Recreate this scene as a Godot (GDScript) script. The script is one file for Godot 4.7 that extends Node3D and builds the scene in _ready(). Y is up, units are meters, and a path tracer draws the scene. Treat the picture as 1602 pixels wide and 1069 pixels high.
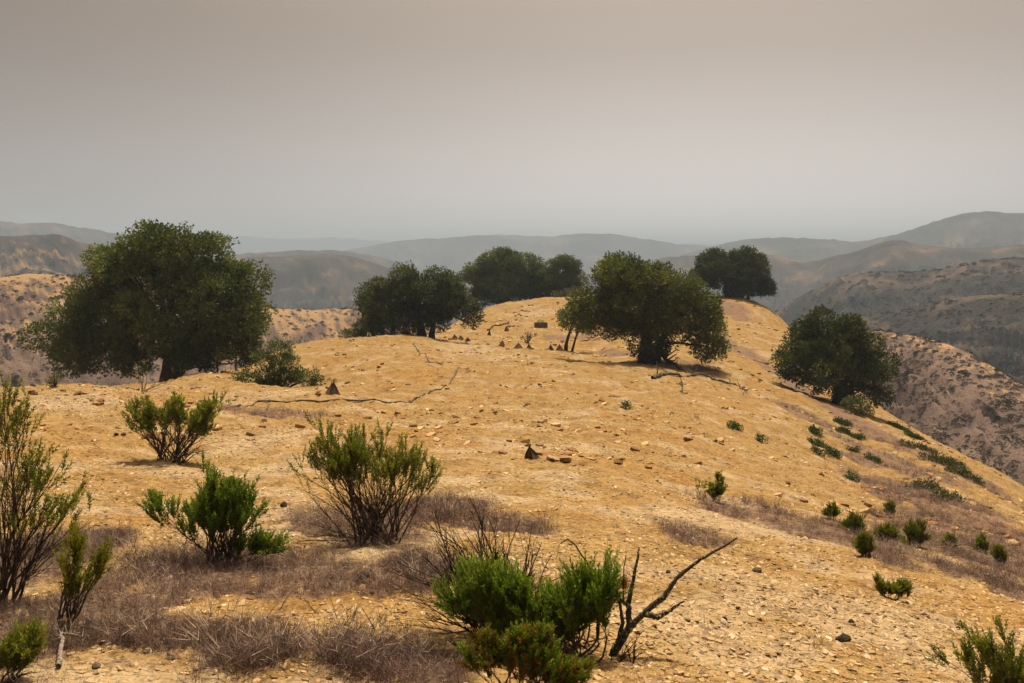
extends Node3D
# A sandy ridge with live oaks in smoky air. World: x right, y up, -z away from the viewer, metres.

const F := 1557.0          # photo pixels per unit of slope, used to lay out widths and heights
const EYE := 1.7
const HOR := 390.0

var rng := RandomNumberGenerator.new()
var taken := {}
var nz_a := FastNoiseLite.new()
var nz_b := FastNoiseLite.new()
var nz_c := FastNoiseLite.new()
var nz_r := FastNoiseLite.new()
var nz_w := FastNoiseLite.new()

# ---------------------------------------------------------------- mesh buffer
class Buf:
	var v := PackedVector3Array()
	var n := PackedVector3Array()
	var c := PackedColorArray()
	var i := PackedInt32Array()
	func tri(a: Vector3, b: Vector3, d: Vector3, col := Color.WHITE):
		var k := v.size()
		var m := (d - a).cross(b - a).normalized()
		v.append(a); v.append(b); v.append(d)
		n.append(m); n.append(m); n.append(m)
		c.append(col); c.append(col); c.append(col)
		i.append(k); i.append(k + 1); i.append(k + 2)
	func quad(a: Vector3, b: Vector3, d: Vector3, e: Vector3, col := Color.WHITE):
		tri(a, b, d, col); tri(a, d, e, col)
	func leaf(p: Vector3, along: Vector3, side: Vector3, l: float, w: float, col := Color.WHITE):
		var up := side.cross(along).normalized()
		var mid := p + along * l * 0.5
		var tip := p + along * l
		var a := mid + side * w * 0.5 + up * w * 0.18
		var b := mid - side * w * 0.5 + up * w * 0.18
		tri(p, a, tip, col); tri(p, tip, b, col)
	func tube(pts: Array, rad: Array, sides: int, col := Color.WHITE, rough := 0.0, rg = null):
		var base := v.size()
		var ref := Vector3(0.31, 0.2, 0.93)
		for k in pts.size():
			var t: Vector3 = (pts[min(k + 1, pts.size() - 1)] - pts[max(k - 1, 0)]).normalized()
			if abs(t.dot(ref)) > 0.95: ref = Vector3(0.93, 0.1, -0.3)
			var a := t.cross(ref).normalized()
			var b := t.cross(a).normalized()
			for s in sides:
				var th := TAU * s / sides
				var dr := a * cos(th) + b * sin(th)
				var r: float = rad[k]
				if rough > 0.0: r *= 1.0 + rough * rg.randf_range(-1, 1)
				v.append(pts[k] + dr * r); n.append(dr); c.append(col)
		for k in pts.size() - 1:
			for s in sides:
				var p0 := base + k * sides + s
				var p1 := base + k * sides + (s + 1) % sides
				var q0 := p0 + sides
				var q1 := p1 + sides
				i.append(p0); i.append(q0); i.append(p1)
				i.append(p1); i.append(q0); i.append(q1)
		var e := base + (pts.size() - 1) * sides
		for s in range(1, sides - 1):
			i.append(e); i.append(e + s); i.append(e + s + 1)
	func mesh() -> ArrayMesh:
		var m := ArrayMesh.new()
		var a := []
		a.resize(Mesh.ARRAY_MAX)
		a[Mesh.ARRAY_VERTEX] = v; a[Mesh.ARRAY_NORMAL] = n; a[Mesh.ARRAY_COLOR] = c; a[Mesh.ARRAY_INDEX] = i
		m.add_surface_from_arrays(Mesh.PRIMITIVE_TRIANGLES, a)
		return m

# ---------------------------------------------------------------- naming
func numbered(s: String) -> String:
	if not taken.has(s):
		taken[s] = 0
		return s
	taken[s] += 1
	return "%s_%03d" % [s, taken[s]]

func tag(o: Node, label: String, category: String, group := "", kind := ""):
	o.set_meta("label", label)
	o.set_meta("category", category)
	if group: o.set_meta("group", group)
	if kind: o.set_meta("kind", kind)

func thing(called: String, at: Vector3, label: String, category: String, group := "") -> Node3D:
	var o := Node3D.new()
	o.name = numbered(called)
	add_child(o)
	o.position = at
	tag(o, label, category, group)
	return o

func part(called: String, m: Mesh, mat: Material, parent: Node) -> MeshInstance3D:
	var o := MeshInstance3D.new()
	o.name = called if parent != self else numbered(called)
	o.mesh = m
	o.material_override = mat
	parent.add_child(o, true)
	return o

func copies(called: String, m: Mesh, mat: Material, xf: Array, cols: Array, parent: Node) -> MultiMeshInstance3D:
	var mm := MultiMesh.new()
	mm.transform_format = MultiMesh.TRANSFORM_3D
	mm.use_colors = true
	mm.mesh = m
	mm.instance_count = xf.size()
	for k in xf.size():
		mm.set_instance_transform(k, xf[k])
		mm.set_instance_color(k, cols[k])
	var o := MultiMeshInstance3D.new()
	o.name = called if parent != self else numbered(called)
	o.multimesh = mm
	o.material_override = mat
	parent.add_child(o, true)
	return o

# many small pieces joined into one part; the tints are shared between pieces of about the same colour
func joined(called: String, m: ArrayMesh, mat_: Material, xf: Array, cs: Array, parent: Node) -> MeshInstance3D:
	var arr := m.surface_get_arrays(0)
	var base: PackedColorArray = arr[Mesh.ARRAY_COLOR]
	var made := {}
	var st := SurfaceTool.new()
	st.begin(Mesh.PRIMITIVE_TRIANGLES)
	for k in xf.size():
		var c: Color = cs[k]
		var q := Vector3i(int(round(log(maxf(c.r, 0.001)) * 6.0)), int(round(log(maxf(c.g, 0.001)) * 6.0)), int(round(log(maxf(c.b, 0.001)) * 3.0)))
		if not made.has(q):
			var t := Color(exp(q.x / 6.0), exp(q.y / 6.0), exp(q.z / 3.0))
			var pc := PackedColorArray()
			for b in base: pc.append(Color(minf(b.r * t.r, 1.0), minf(b.g * t.g, 1.0), minf(b.b * t.b, 1.0)))
			var a := arr.duplicate()
			a[Mesh.ARRAY_COLOR] = pc
			var am := ArrayMesh.new()
			am.add_surface_from_arrays(Mesh.PRIMITIVE_TRIANGLES, a)
			made[q] = am
		st.append_from(made[q], 0, xf[k])
	n_tri += xf.size() * (arr[Mesh.ARRAY_INDEX].size() / 3)
	return part(called, st.commit(), mat_, parent)
var n_tri := 0

# ---------------------------------------------------------------- terrain
var TD := [2.0, 4.0, 6.0, 9.0, 13.0, 19.0, 27.0, 38.0, 50.0, 65.0, 85.0, 110.0, 150.0, 220.0]
var TX := [-400.0, -100.0, 100.0, 300.0, 450.0, 600.0, 750.0, 900.0, 1050.0, 1200.0, 1275.0, 1350.0, 1500.0, 1700.0, 2000.0]
# ground level of the ridge, one row per column TX, one value per distance TD (as drop below the eye per unit of distance, times F, plus HOR)
var TAB := [
	[1740, 1140, 960, 850, 780, 740, 740, 800, 880, 960, 1040, 1100, 1150, 1200],
	[1720, 1115, 925, 805, 720, 655, 628, 685, 765, 850, 930, 1000, 1060, 1100],
	[1713, 1105, 915, 795, 710, 640, 596, 640, 700, 780, 870, 950, 1020, 1060],
	[1713, 1110, 920, 805, 725, 655, 604, 600, 594, 640, 720, 800, 880, 940],
	[1713, 1112, 922, 805, 730, 668, 620, 606, 572, 547, 575, 640, 740, 840],
	[1713, 1116, 926, 808, 733, 676, 630, 590, 551, 526, 545, 590, 680, 790],
	[1713, 1120, 930, 810, 735, 680, 635, 592, 559, 537, 511, 488, 525, 700],
	[1718, 1122, 935, 818, 745, 690, 643, 600, 566, 536, 500, 464, 500, 690],
	[1725, 1130, 945, 835, 770, 710, 660, 612, 572, 536, 498, 463, 510, 700],
	[1740, 1150, 965, 860, 800, 740, 690, 640, 598, 557, 513, 484, 560, 720],
	[1750, 1160, 975, 872, 815, 760, 712, 663, 622, 582, 545, 570, 640, 760],
	[1760, 1170, 985, 885, 830, 780, 735, 685, 645, 618, 640, 690, 750, 820],
	[1790, 1200, 1020, 915, 860, 808, 760, 724, 711, 735, 790, 860, 920, 950],
	[1830, 1240, 1060, 965, 915, 872, 845, 826, 835, 870, 930, 990, 1040, 1060],
	[1880, 1300, 1120, 1040, 1010, 1000, 1010, 1050, 1100, 1150, 1190, 1210, 1220, 1220]]
var LD := []

func herm(xs: Array, ys: Array, x: float) -> float:
	var n := xs.size()
	if x <= xs[0]: return ys[0]
	if x >= xs[n - 1]: return ys[n - 1]
	var k := 0
	while x > xs[k + 1]: k += 1
	var h: float = xs[k + 1] - xs[k]
	var s: float = (ys[k + 1] - ys[k]) / h
	var m0: float = s if k == 0 else ((ys[k] - ys[k - 1]) / (xs[k] - xs[k - 1]) + s) * 0.5
	var m1: float = s if k == n - 2 else ((ys[k + 2] - ys[k + 1]) / (xs[k + 2] - xs[k + 1]) + s) * 0.5
	var t: float = (x - xs[k]) / h
	var t2 := t * t
	var t3 := t2 * t
	return ys[k] * (2 * t3 - 3 * t2 + 1) + m0 * h * (t3 - 2 * t2 + t) + ys[k + 1] * (-2 * t3 + 3 * t2) + m1 * h * (t3 - t2)

func column(px: float) -> Array:
	var out := []
	for j in TD.size():
		var ys := []
		for c in TX.size(): ys.append((HOR - TAB[c][j]) * TD[j] / F)
		out.append(herm(TX, ys, px))
	return out

func relief(x: float, z: float, d: float) -> float:
	var far := smoothstep(5.0, 30.0, d)
	var h := nz_a.get_noise_2d(x * 0.10, z * 0.10) * 0.35 * far
	h += nz_a.get_noise_2d(x * 0.5 + 40, z * 0.5) * lerpf(0.06, 0.10, far)
	h += nz_b.get_noise_2d(x * 2.2, z * 2.2) * lerpf(0.028, 0.065, far)
	h += nz_b.get_noise_2d(x * 7.0, z * 7.0 + 9) * 0.014
	# small washed steps along the bedding of the shale
	h -= absf(nz_r.get_noise_2d(x * 0.55 + z * 0.35, z * 0.5 - x * 0.2)) * 0.10 * far
	return h

func ridge_col(col: Array, x: float, d: float) -> float:
	var h := herm(LD, col, log(d))
	if d > 220.0: h -= (d - 220.0) * 0.5
	return h + relief(x, -d, d)

func ground_h(x: float, z: float) -> float:
	var d := maxf(-z, 2.0)
	return EYE + ridge_col(column(801.0 + F * x / d), x, d)

func spot(px: float, d: float) -> Vector3:
	var x := (px - 801.0) / F * d
	return Vector3(x, ground_h(x, -d), -d)

func at(px: float, py: float) -> Vector3:   # nearest ground met along that line of sight
	var col := column(px)
	var d := 2.5
	var last := d
	while d < 200.0:
		var x := (px - 801.0) / F * d
		if HOR - ridge_col(col, x, d) * F / d <= py: break
		last = d
		d *= 1.01
	d = (d + last) * 0.5
	var xx := (px - 801.0) / F * d
	return Vector3(xx, EYE + ridge_col(col, xx, d), -d)

# crest lines of the hills around: points [column, level], distance, front slope, back slope, kind
var HILLS := [
	{"own": 1, "d": [[1150, 260], [1300, 215], [1370, 190], [1450, 168], [1602, 140], [1800, 115]], "c": [[1150, 700], [1240, 580], [1320, 527], [1370, 519], [1430, 527], [1500, 546], [1602, 606], [1700, 668], [1900, 760]], "f": 0.36, "b": 0.4, "r": 6.0},
	{"own": 2, "d": [[-300, 190], [0, 215], [300, 240], [500, 270], [700, 300]], "c": [[-400, 470], [-100, 442], [0, 434], [40, 429], [130, 433], [250, 446], [410, 478], [450, 484], [560, 484], [650, 492], [760, 560], [860, 700]], "f": 0.5, "b": 0.35, "r": 7.0},
	{"own": 3, "d": [[1200, 380], [1602, 320], [1800, 300]], "c": [[1180, 620], [1260, 530], [1320, 501], [1400, 490], [1450, 477], [1500, 466], [1560, 461], [1602, 460], [1800, 470], [2100, 500]], "f": 0.33, "b": 0.35, "r": 12.0},
	{"own": 3, "d": [[1150, 600], [1350, 520], [1602, 470], [1800, 450]], "c": [[1120, 600], [1200, 500], [1250, 466], [1300, 441], [1350, 427], [1440, 425], [1500, 415], [1560, 406], [1602, 404], [1800, 398], [2100, 420]], "f": 0.36, "b": 0.4, "r": 16.0},
	{"own": 4, "d": [[900, 1300], [1400, 950], [1800, 850]], "c": [[850, 470], [930, 428], [1000, 411], [1060, 401], [1140, 402], [1200, 398], [1260, 408], [1330, 396], [1380, 380], [1405, 375], [1440, 383], [1500, 388], [1602, 384], [1800, 380], [2200, 400]], "f": 0.36, "b": 0.4, "r": 30.0},
	{"own": 4, "d": [[300, 900], [700, 1000]], "c": [[200, 430], [300, 412], [360, 405], [440, 401], [520, 398], [560, 404], [620, 424], [680, 448], [740, 478], [840, 540]], "f": 0.4, "b": 0.4, "r": 25.0},
	{"own": 4, "d": [[300, 1500], [700, 1600]], "c": [[200, 420], [370, 398], [480, 392], [560, 395], [620, 410], [700, 440], [800, 480]], "f": 0.35, "b": 0.4, "r": 40.0},
	{"own": 5, "d": [[-400, 600], [0, 700], [300, 760]], "c": [[-500, 390], [-200, 374], [0, 370], [60, 368], [90, 367], [130, 380], [180, 385], [200, 393], [260, 420], [340, 460], [420, 520]], "f": 0.5, "b": 0.4, "r": 14.0},
	{"own": 6, "d": [[1000, 2200], [1600, 1700], [2000, 1600]], "c": [[980, 420], [1080, 396], [1130, 381], [1200, 372], [1270, 373], [1350, 377], [1420, 361], [1490, 338], [1540, 331], [1602, 335], [1750, 345], [2100, 365]], "f": 0.33, "b": 0.4, "r": 60.0},
	{"own": 6, "d": [[-400, 1600], [300, 1900]], "c": [[-500, 360], [-150, 350], [0, 346], [40, 350], [70, 348], [120, 355], [200, 368], [260, 382], [340, 400], [460, 430]], "f": 0.35, "b": 0.4, "r": 50.0},
	{"own": 6, "d": [[500, 3000], [1200, 2800]], "c": [[440, 410], [560, 388], [620, 378], [700, 372], [760, 368], [860, 370], [940, 365], [1000, 373], [1060, 382], [1120, 386], [1300, 388], [1500, 395]], "f": 0.3, "b": 0.4, "r": 90.0},
	{"own": 6, "d": [[-500, 5200], [800, 5200], [2100, 5200]], "c": [[-500, 385], [100, 376], [330, 371], [380, 370], [450, 375], [520, 372], [600, 377], [800, 380], [1200, 382], [2100, 380]], "f": 0.25, "b": 0.3, "r": 150.0}]
const OWN_NAMES := ["ground", "hillside_right", "sandy_spur_left", "brush_hills_right", "middle_hills", "cliff_hill_left", "distant_hills"]
const OWN_LABELS := ["bare tan sand and shale ridge running away from the viewer", "grey brown slope beyond the right edge of the ridge", "sandy crested eroded spur behind the big left oak", "dark brush covered hills on the right", "hazy grey hills behind the oaks", "layered grey hill with a tan cliff on the left", "faint blue hills along the horizon"]

func smax(a: float, b: float, k: float) -> float:
	var h := maxf(k - absf(a - b), 0.0) / k
	return maxf(a, b) + h * h * k * 0.25

var patches := []   # [centre, half width, half depth, weight] of the dry grass
var pale := []
func field(list: Array, x: float, z: float) -> float:
	var best := -9.0
	for p in list:
		var dx: float = (x - p[0]) / p[2]
		var dz: float = (z - p[1]) / p[3]
		var v := 1.0 - sqrt(dx * dx + dz * dz)
		best = maxf(best, v)
	return best

func add_patch(list: Array, px: float, py: float, rx: float, ry: float):
	var c := at(px, py)
	var n := at(px, py + ry)
	var f := at(px, py - ry)
	list.append([c.x, c.z, rx * -c.z / F, maxf(absf(n.z - f.z) * 0.5, 0.2)])

func grass_at(x: float, z: float) -> float:
	var d := -z
	var sc := 1.0 if d < 14.0 else 0.45
	var v := field(patches, x, z) + nz_b.get_noise_2d(x * 0.9 * sc, z * 0.9 * sc) * 0.55 + nz_b.get_noise_2d(x * 3.7 * sc + 5, z * 3.7 * sc) * 0.3
	return smoothstep(0.02, 0.32, v)

func sand_color(x: float, z: float) -> Color:
	var d := -z
	var c := Color(0.365, 0.264, 0.117)
	var o := nz_a.get_noise_2d(x * 0.22 + 70, z * 0.22)
	c = c.lerp(Color(0.37, 0.235, 0.085), clampf(o * 1.6 + 0.1, 0, 1) * 0.8)
	var pl := smoothstep(0.0, 0.5, nz_a.get_noise_2d(x * 0.35 - 30, z * 0.5 + 12) * 1.3 + 0.5 * nz_b.get_noise_2d(x * 1.7, z * 1.7) - (0.0 if d < 14 else 0.12))
	pl = maxf(pl, smoothstep(0.0, 0.5, field(pale, x, z) + nz_b.get_noise_2d(x * 1.3, z * 1.3) * 0.6))
	c = c.lerp(Color(0.46, 0.380, 0.250), pl * 0.85)
	var g := nz_b.get_noise_2d(x * 0.8 + 200, z * 0.8) + 0.6 * nz_b.get_noise_2d(x * 3.1, z * 3.1 + 50)
	c = c.lerp(Color(0.235, 0.165, 0.10), smoothstep(0.25, 0.9, g) * 0.7)
	return c.lerp(Color(0.24, 0.172, 0.135), grass_at(x, z) * 0.85)

func hill_color(own: int, x: float, z: float, below: float, gully: float, d: float) -> Color:
	var s: float = [1.0, 1.3, 1.0, 0.55, 0.25, 0.35, 0.10][own]
	var n1 := nz_a.get_noise_2d(x * 0.05 * s, z * 0.05 * s)
	var n2 := nz_b.get_noise_2d(x * 0.22 * s, z * 0.22 * s)
	var n3 := nz_b.get_noise_2d(x * 0.9 * s + 31, z * 0.9 * s)
	var brush := Color(0.118, 0.094, 0.088)
	var dry := Color(0.235, 0.180, 0.150)
	var green := Color(0.050, 0.055, 0.042)
	if own >= 3:
		brush = Color(0.040, 0.041, 0.043)
		dry = Color(0.112, 0.098, 0.090)
		green = Color(0.028, 0.032, 0.028)
	var sand := Color(0.42, 0.295, 0.16)
	var c := brush.lerp(dry, clampf((0.4 if own != 3 else 0.15) + n1 * 0.8 + n2 * 0.5, 0, 1))
	c = c.lerp(green, smoothstep(0.1, 0.5, n2 * 0.9 + n3 * 0.5 + gully * 0.9 - 0.22) * 0.85)
	var sd := 0.0
	if own == 1: sd = smoothstep(0.1, 0.5, 0.22 - below / 4.0 + n2 * 1.2 + n3 * 0.5)
	if own == 2: sd = smoothstep(0.0, 0.6, 0.48 - below / 18.0 + n1 * 0.6 + n2 * 1.1 + n3 * 0.6) * smoothstep(-125.0, -108.0, x + n1 * 8.0) * 0.85
	if own == 3: sd = smoothstep(0.2, 0.8, 0.5 - below / 14.0 + n1 * 1.0 + n2 * 0.8) * 0.13
	if own == 5: sd = smoothstep(0.1, 0.6, 0.35 + sin(below * 0.55 + n1 * 2.0) * 0.3 + n2 * 0.6 - absf(below - 26.0) / 40.0) * 0.6
	if own >= 4 and own != 5: sd = smoothstep(0.35, 0.9, n1 * 1.3 + n2 * 0.6 + 0.0) * 0.25
	return c.lerp(sand, clampf(sd, 0, 1))

var fA := []       # the tessellation of the land: slopes x / distance
var fD := []       # and distances
var land_y := PackedFloat32Array()
var land_own := PackedInt32Array()

func build_land():
	var a := -2.4
	while a < 2.4:
		fA.append(a)
		a += 0.0029 if absf(a) < 0.60 else 0.05
	var d := 2.0
	while d < 9000.0:
		fD.append(d)
		d *= 1.0105 if d < 120 else (1.0085 if d < 1100 else 1.014)
	var na := fA.size()
	var nd := fD.size()
	land_y.resize(na * nd); land_own.resize(na * nd)
	var col := PackedColorArray(); col.resize(na * nd)
	var pos := PackedVector3Array(); pos.resize(na * nd)
	for i in na:
		var aa: float = fA[i]
		var px := 801.0 + F * aa
		var rc := column(px)
		var hd := []
		var hc := []
		for hl in HILLS:
			var xs := []; var ys := []
			for q in hl.c: xs.append(float(q[0])); ys.append(float(q[1]))
			var xd := []; var yd := []
			for q in hl.d: xd.append(float(q[0])); yd.append(float(q[1]))
			var D := herm(xd, yd, px)
			hd.append(D); hc.append((HOR - herm(xs, ys, px)) * D / F)
		for j in nd:
			var dd: float = fD[j]
			var x := aa * dd
			var own := 0
			var y := -1e4
			if dd < 420.0: y = ridge_col(rc, x, dd)
			var below := 0.0
			var gl := 0.0
			if dd > 60.0:
				for k in HILLS.size():
					var hl = HILLS[k]
					var t: float = hd[k] - dd
					if t < -2600.0: continue
					var sl: float = hl.f if t > 0 else hl.b
					var r: float = hl.r
					var drop := sl * (sqrt(t * t + r * r) - r)
					var h: float = hc[k] - drop
					if h < y - 20.0 or h < -190.0: continue
					var sc: float = 1.0 / hd[k]
					var wx := x + 30.0 * nz_w.get_noise_2d(x * 6.0 * sc, dd * 6.0 * sc) / (sc * 200.0)
					var rg := absf(nz_r.get_noise_2d(wx * 9.0 * sc + k * 17.0, dd * 5.0 * sc)) * 0.75 + absf(nz_r.get_noise_2d(wx * 30.0 * sc + 9.0, dd * 14.0 * sc + k)) * 0.35
					h += (rg - 0.28) * -minf(drop * 1.2, hd[k] * 0.08) * (0.45 if k < 2 else 1.0) + nz_b.get_noise_2d(x * 40.0 * sc, dd * 40.0 * sc) * hd[k] * 0.0016
					if h > y:
						own = hl.own; below = drop; gl = 0.35 - rg
					y = smax(y, h, 0.4 + dd * 0.006)
			if y < -200.0:
				y = -200.0
				own = maxi(own, 4) if dd > 500 else maxi(own, 1)
			var p := Vector3(x, EYE + y, -dd)
			pos[i * nd + j] = p
			land_y[i * nd + j] = p.y
			land_own[i * nd + j] = own
			col[i * nd + j] = sand_color(x, -dd) if own == 0 else hill_color(own, x, -dd, below, clampf(-gl * 1.6, -1, 1), dd)
	var nor := PackedVector3Array(); nor.resize(na * nd)
	for i in na:
		for j in nd:
			var e := pos[mini(i + 1, na - 1) * nd + j] - pos[maxi(i - 1, 0) * nd + j]
			var f := pos[i * nd + mini(j + 1, nd - 1)] - pos[i * nd + maxi(j - 1, 0)]
			nor[i * nd + j] = e.cross(f).normalized()
	var groups := []
	for k in 7: groups.append(PackedInt32Array())
	for i in na - 1:
		for j in nd - 1:
			var p := i * nd + j
			var o := maxi(maxi(land_own[p], land_own[p + 1]), maxi(land_own[p + nd], land_own[p + nd + 1]))
			if land_own[p] == 0 or land_own[p + nd + 1] == 0: o = 0
			groups[o].append_array(PackedInt32Array([p, p + 1, p + nd, p + nd, p + 1, p + nd + 1]))
	for k in 7:
		var remap := PackedInt32Array(); remap.resize(na * nd); remap.fill(-1)
		var b := Buf.new()
		for q in groups[k]:
			if remap[q] < 0:
				remap[q] = b.v.size()
				b.v.append(pos[q]); b.n.append(nor[q]); b.c.append(col[q])
			b.i.append(remap[q])
		if b.i.size() == 0: continue
		var o := part(OWN_NAMES[k], b.mesh(), M.ground if k == 0 else (M.hill_near if k < 3 else M.hill), self)
		tag(o, OWN_LABELS[k], "ground" if k == 0 else "hills", "", "structure")

# ---------------------------------------------------------------- materials
var M := {}
func noise_tex(kind: int, freq: float, oct: int, ramp: Array, size := 512, seed_ := 1, cell := -1) -> NoiseTexture2D:
	var n := FastNoiseLite.new()
	n.noise_type = kind as FastNoiseLite.NoiseType
	n.frequency = freq
	n.seed = seed_
	n.fractal_octaves = oct
	if oct <= 1: n.fractal_type = FastNoiseLite.FRACTAL_NONE
	if cell >= 0: n.cellular_return_type = cell as FastNoiseLite.CellularReturnType
	var t := NoiseTexture2D.new()
	t.width = size; t.height = size; t.seamless = true; t.noise = n
	var g := Gradient.new()
	g.offsets = PackedFloat32Array(); g.colors = PackedColorArray()
	var off := PackedFloat32Array(); var cs := PackedColorArray()
	for r in ramp: off.append(r[0]); cs.append(r[1])
	g.offsets = off; g.colors = cs
	t.color_ramp = g
	return t

func grey(v: float) -> Color:
	return Color(v, v, v)

func mat(rough: float, col := Color.WHITE, vc := true) -> StandardMaterial3D:
	var m := StandardMaterial3D.new()
	m.albedo_color = col.linear_to_srgb()
	m.roughness = rough
	m.metallic_specular = 0.25
	m.vertex_color_use_as_albedo = vc
	m.cull_mode = BaseMaterial3D.CULL_DISABLED
	return m

func make_materials():
	var g := mat(0.95)
	g.metallic_specular = 0.15
	g.albedo_texture = noise_tex(FastNoiseLite.TYPE_CELLULAR, 0.05, 3, [[0.0, Color(0.66, 0.63, 0.60)], [0.35, Color(0.90, 0.89, 0.87)], [0.6, Color(1, 1, 1)], [1.0, Color(1, 0.99, 0.97)]], 1024, 3, FastNoiseLite.RETURN_CELL_VALUE)
	g.heightmap_enabled = true
	g.heightmap_texture = noise_tex(FastNoiseLite.TYPE_SIMPLEX_SMOOTH, 0.03, 5, [[0.0, grey(0)], [1.0, grey(1)]], 1024, 8)
	g.heightmap_scale = 5.0
	g.uv1_triplanar = true; g.uv1_world_triplanar = true
	g.uv1_scale = Vector3(0.42, 0.42, 0.42)
	g.detail_enabled = true
	g.detail_blend_mode = BaseMaterial3D.BLEND_MODE_MUL
	g.detail_albedo = noise_tex(FastNoiseLite.TYPE_SIMPLEX_SMOOTH, 0.02, 5, [[0.0, Color(0.78, 0.74, 0.70)], [0.5, Color(0.96, 0.95, 0.94)], [1.0, Color(1, 1, 1)]], 1024, 5)
	g.detail_uv_layer = BaseMaterial3D.DETAIL_UV_2
	g.uv2_triplanar = true; g.uv2_world_triplanar = true
	g.uv2_scale = Vector3(0.071, 0.071, 0.071)
	M.ground = g
	for q in [["hill_near", 0.06, 18.0], ["hill", 0.011, 80.0]]:
		var h := mat(1.0)
		h.metallic_specular = 0.1
		h.albedo_texture = noise_tex(FastNoiseLite.TYPE_SIMPLEX_SMOOTH, 0.05, 5, [[0.0, Color(0.55, 0.55, 0.53)], [0.45, Color(0.88, 0.87, 0.86)], [0.7, Color(1, 1, 1)], [1.0, Color(1, 0.98, 0.96)]], 1024, 13)
		h.heightmap_enabled = true
		h.heightmap_texture = M.ground.heightmap_texture
		h.heightmap_scale = q[2]
		h.uv1_triplanar = true; h.uv1_world_triplanar = true
		h.uv1_scale = Vector3.ONE * q[1]
		M[q[0]] = h
	M.leaf = mat(0.55)
	M.leaf.metallic_specular = 0.35
	M.leaf.backlight_enabled = true
	M.leaf.backlight = Color(0.62, 0.70, 0.34)
	M.sprig = mat(0.6)
	M.sprig.backlight_enabled = true
	M.sprig.backlight = Color(0.86, 0.95, 0.45)
	M.straw = mat(0.8)
	var bk := mat(0.95)
	bk.albedo_texture = noise_tex(FastNoiseLite.TYPE_SIMPLEX_SMOOTH, 0.04, 4, [[0.0, grey(0.55)], [0.6, grey(0.95)], [1.0, Color(1, 1, 0.96)]], 256, 21)
	bk.heightmap_enabled = true
	bk.heightmap_texture = M.ground.heightmap_texture
	bk.heightmap_scale = 2.0
	bk.uv1_triplanar = true
	bk.uv1_scale = Vector3(2.2, 0.7, 2.2)
	M.bark = bk
	var rk := mat(0.95)
	rk.albedo_texture = noise_tex(FastNoiseLite.TYPE_SIMPLEX_SMOOTH, 0.03, 5, [[0.0, grey(0.6)], [1.0, grey(1.0)]], 256, 23)
	rk.heightmap_enabled = true
	rk.heightmap_texture = M.ground.heightmap_texture
	rk.heightmap_scale = 1.0
	rk.uv1_triplanar = true
	rk.uv1_scale = Vector3(2, 2, 2)
	M.rock = rk
	M.frame_wood = rk.duplicate()
	M.frame_wood.albedo_color = Color(0.24, 0.18, 0.12).linear_to_srgb()
	M.hose = mat(0.6, Color(0.07, 0.06, 0.055), false)

# ---------------------------------------------------------------- shared small meshes
var cluster: ArrayMesh
var sprig: ArrayMesh
var sprig_far: ArrayMesh
var tuft: ArrayMesh
var twigtuft: ArrayMesh
var shard: ArrayMesh
var bushlet: ArrayMesh
var lump: ArrayMesh
var rocks := []

func rdir(r: RandomNumberGenerator) -> Vector3:
	var y := r.randf_range(-1, 1)
	var t := r.randf() * TAU
	var s := sqrt(1 - y * y)
	return Vector3(s * cos(t), y, s * sin(t))

func rock_mesh(seed_: int, flat: float, lat := 5, lon := 8) -> ArrayMesh:
	var r := RandomNumberGenerator.new()
	r.seed = seed_
	var b := Buf.new()
	var pts := []
	var cuts := []
	for k in 7: cuts.append([rdir(r), r.randf_range(0.55, 0.9)])
	for j in lat + 1:
		var row := []
		for i in lon:
			var th := PI * j / lat
			var ph := TAU * (i + 0.5 * (j % 2)) / lon
			var p := Vector3(sin(th) * cos(ph), cos(th), sin(th) * sin(ph))
			for c in cuts:
				var e: float = p.dot(c[0]) - c[1]
				if e > 0: p -= c[0] * e
			if j > 0 and j < lat: p *= r.randf_range(0.88, 1.08)
			p.y *= flat
			row.append(p)
		pts.append(row)
	for j in lat:
		for i in lon:
			var k := (i + 1) % lon
			if j > 0: b.tri(pts[j][i], pts[j][k], pts[j + 1][i])
			if j < lat - 1: b.tri(pts[j][k], pts[j + 1][k], pts[j + 1][i])
	return b.mesh()

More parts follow.
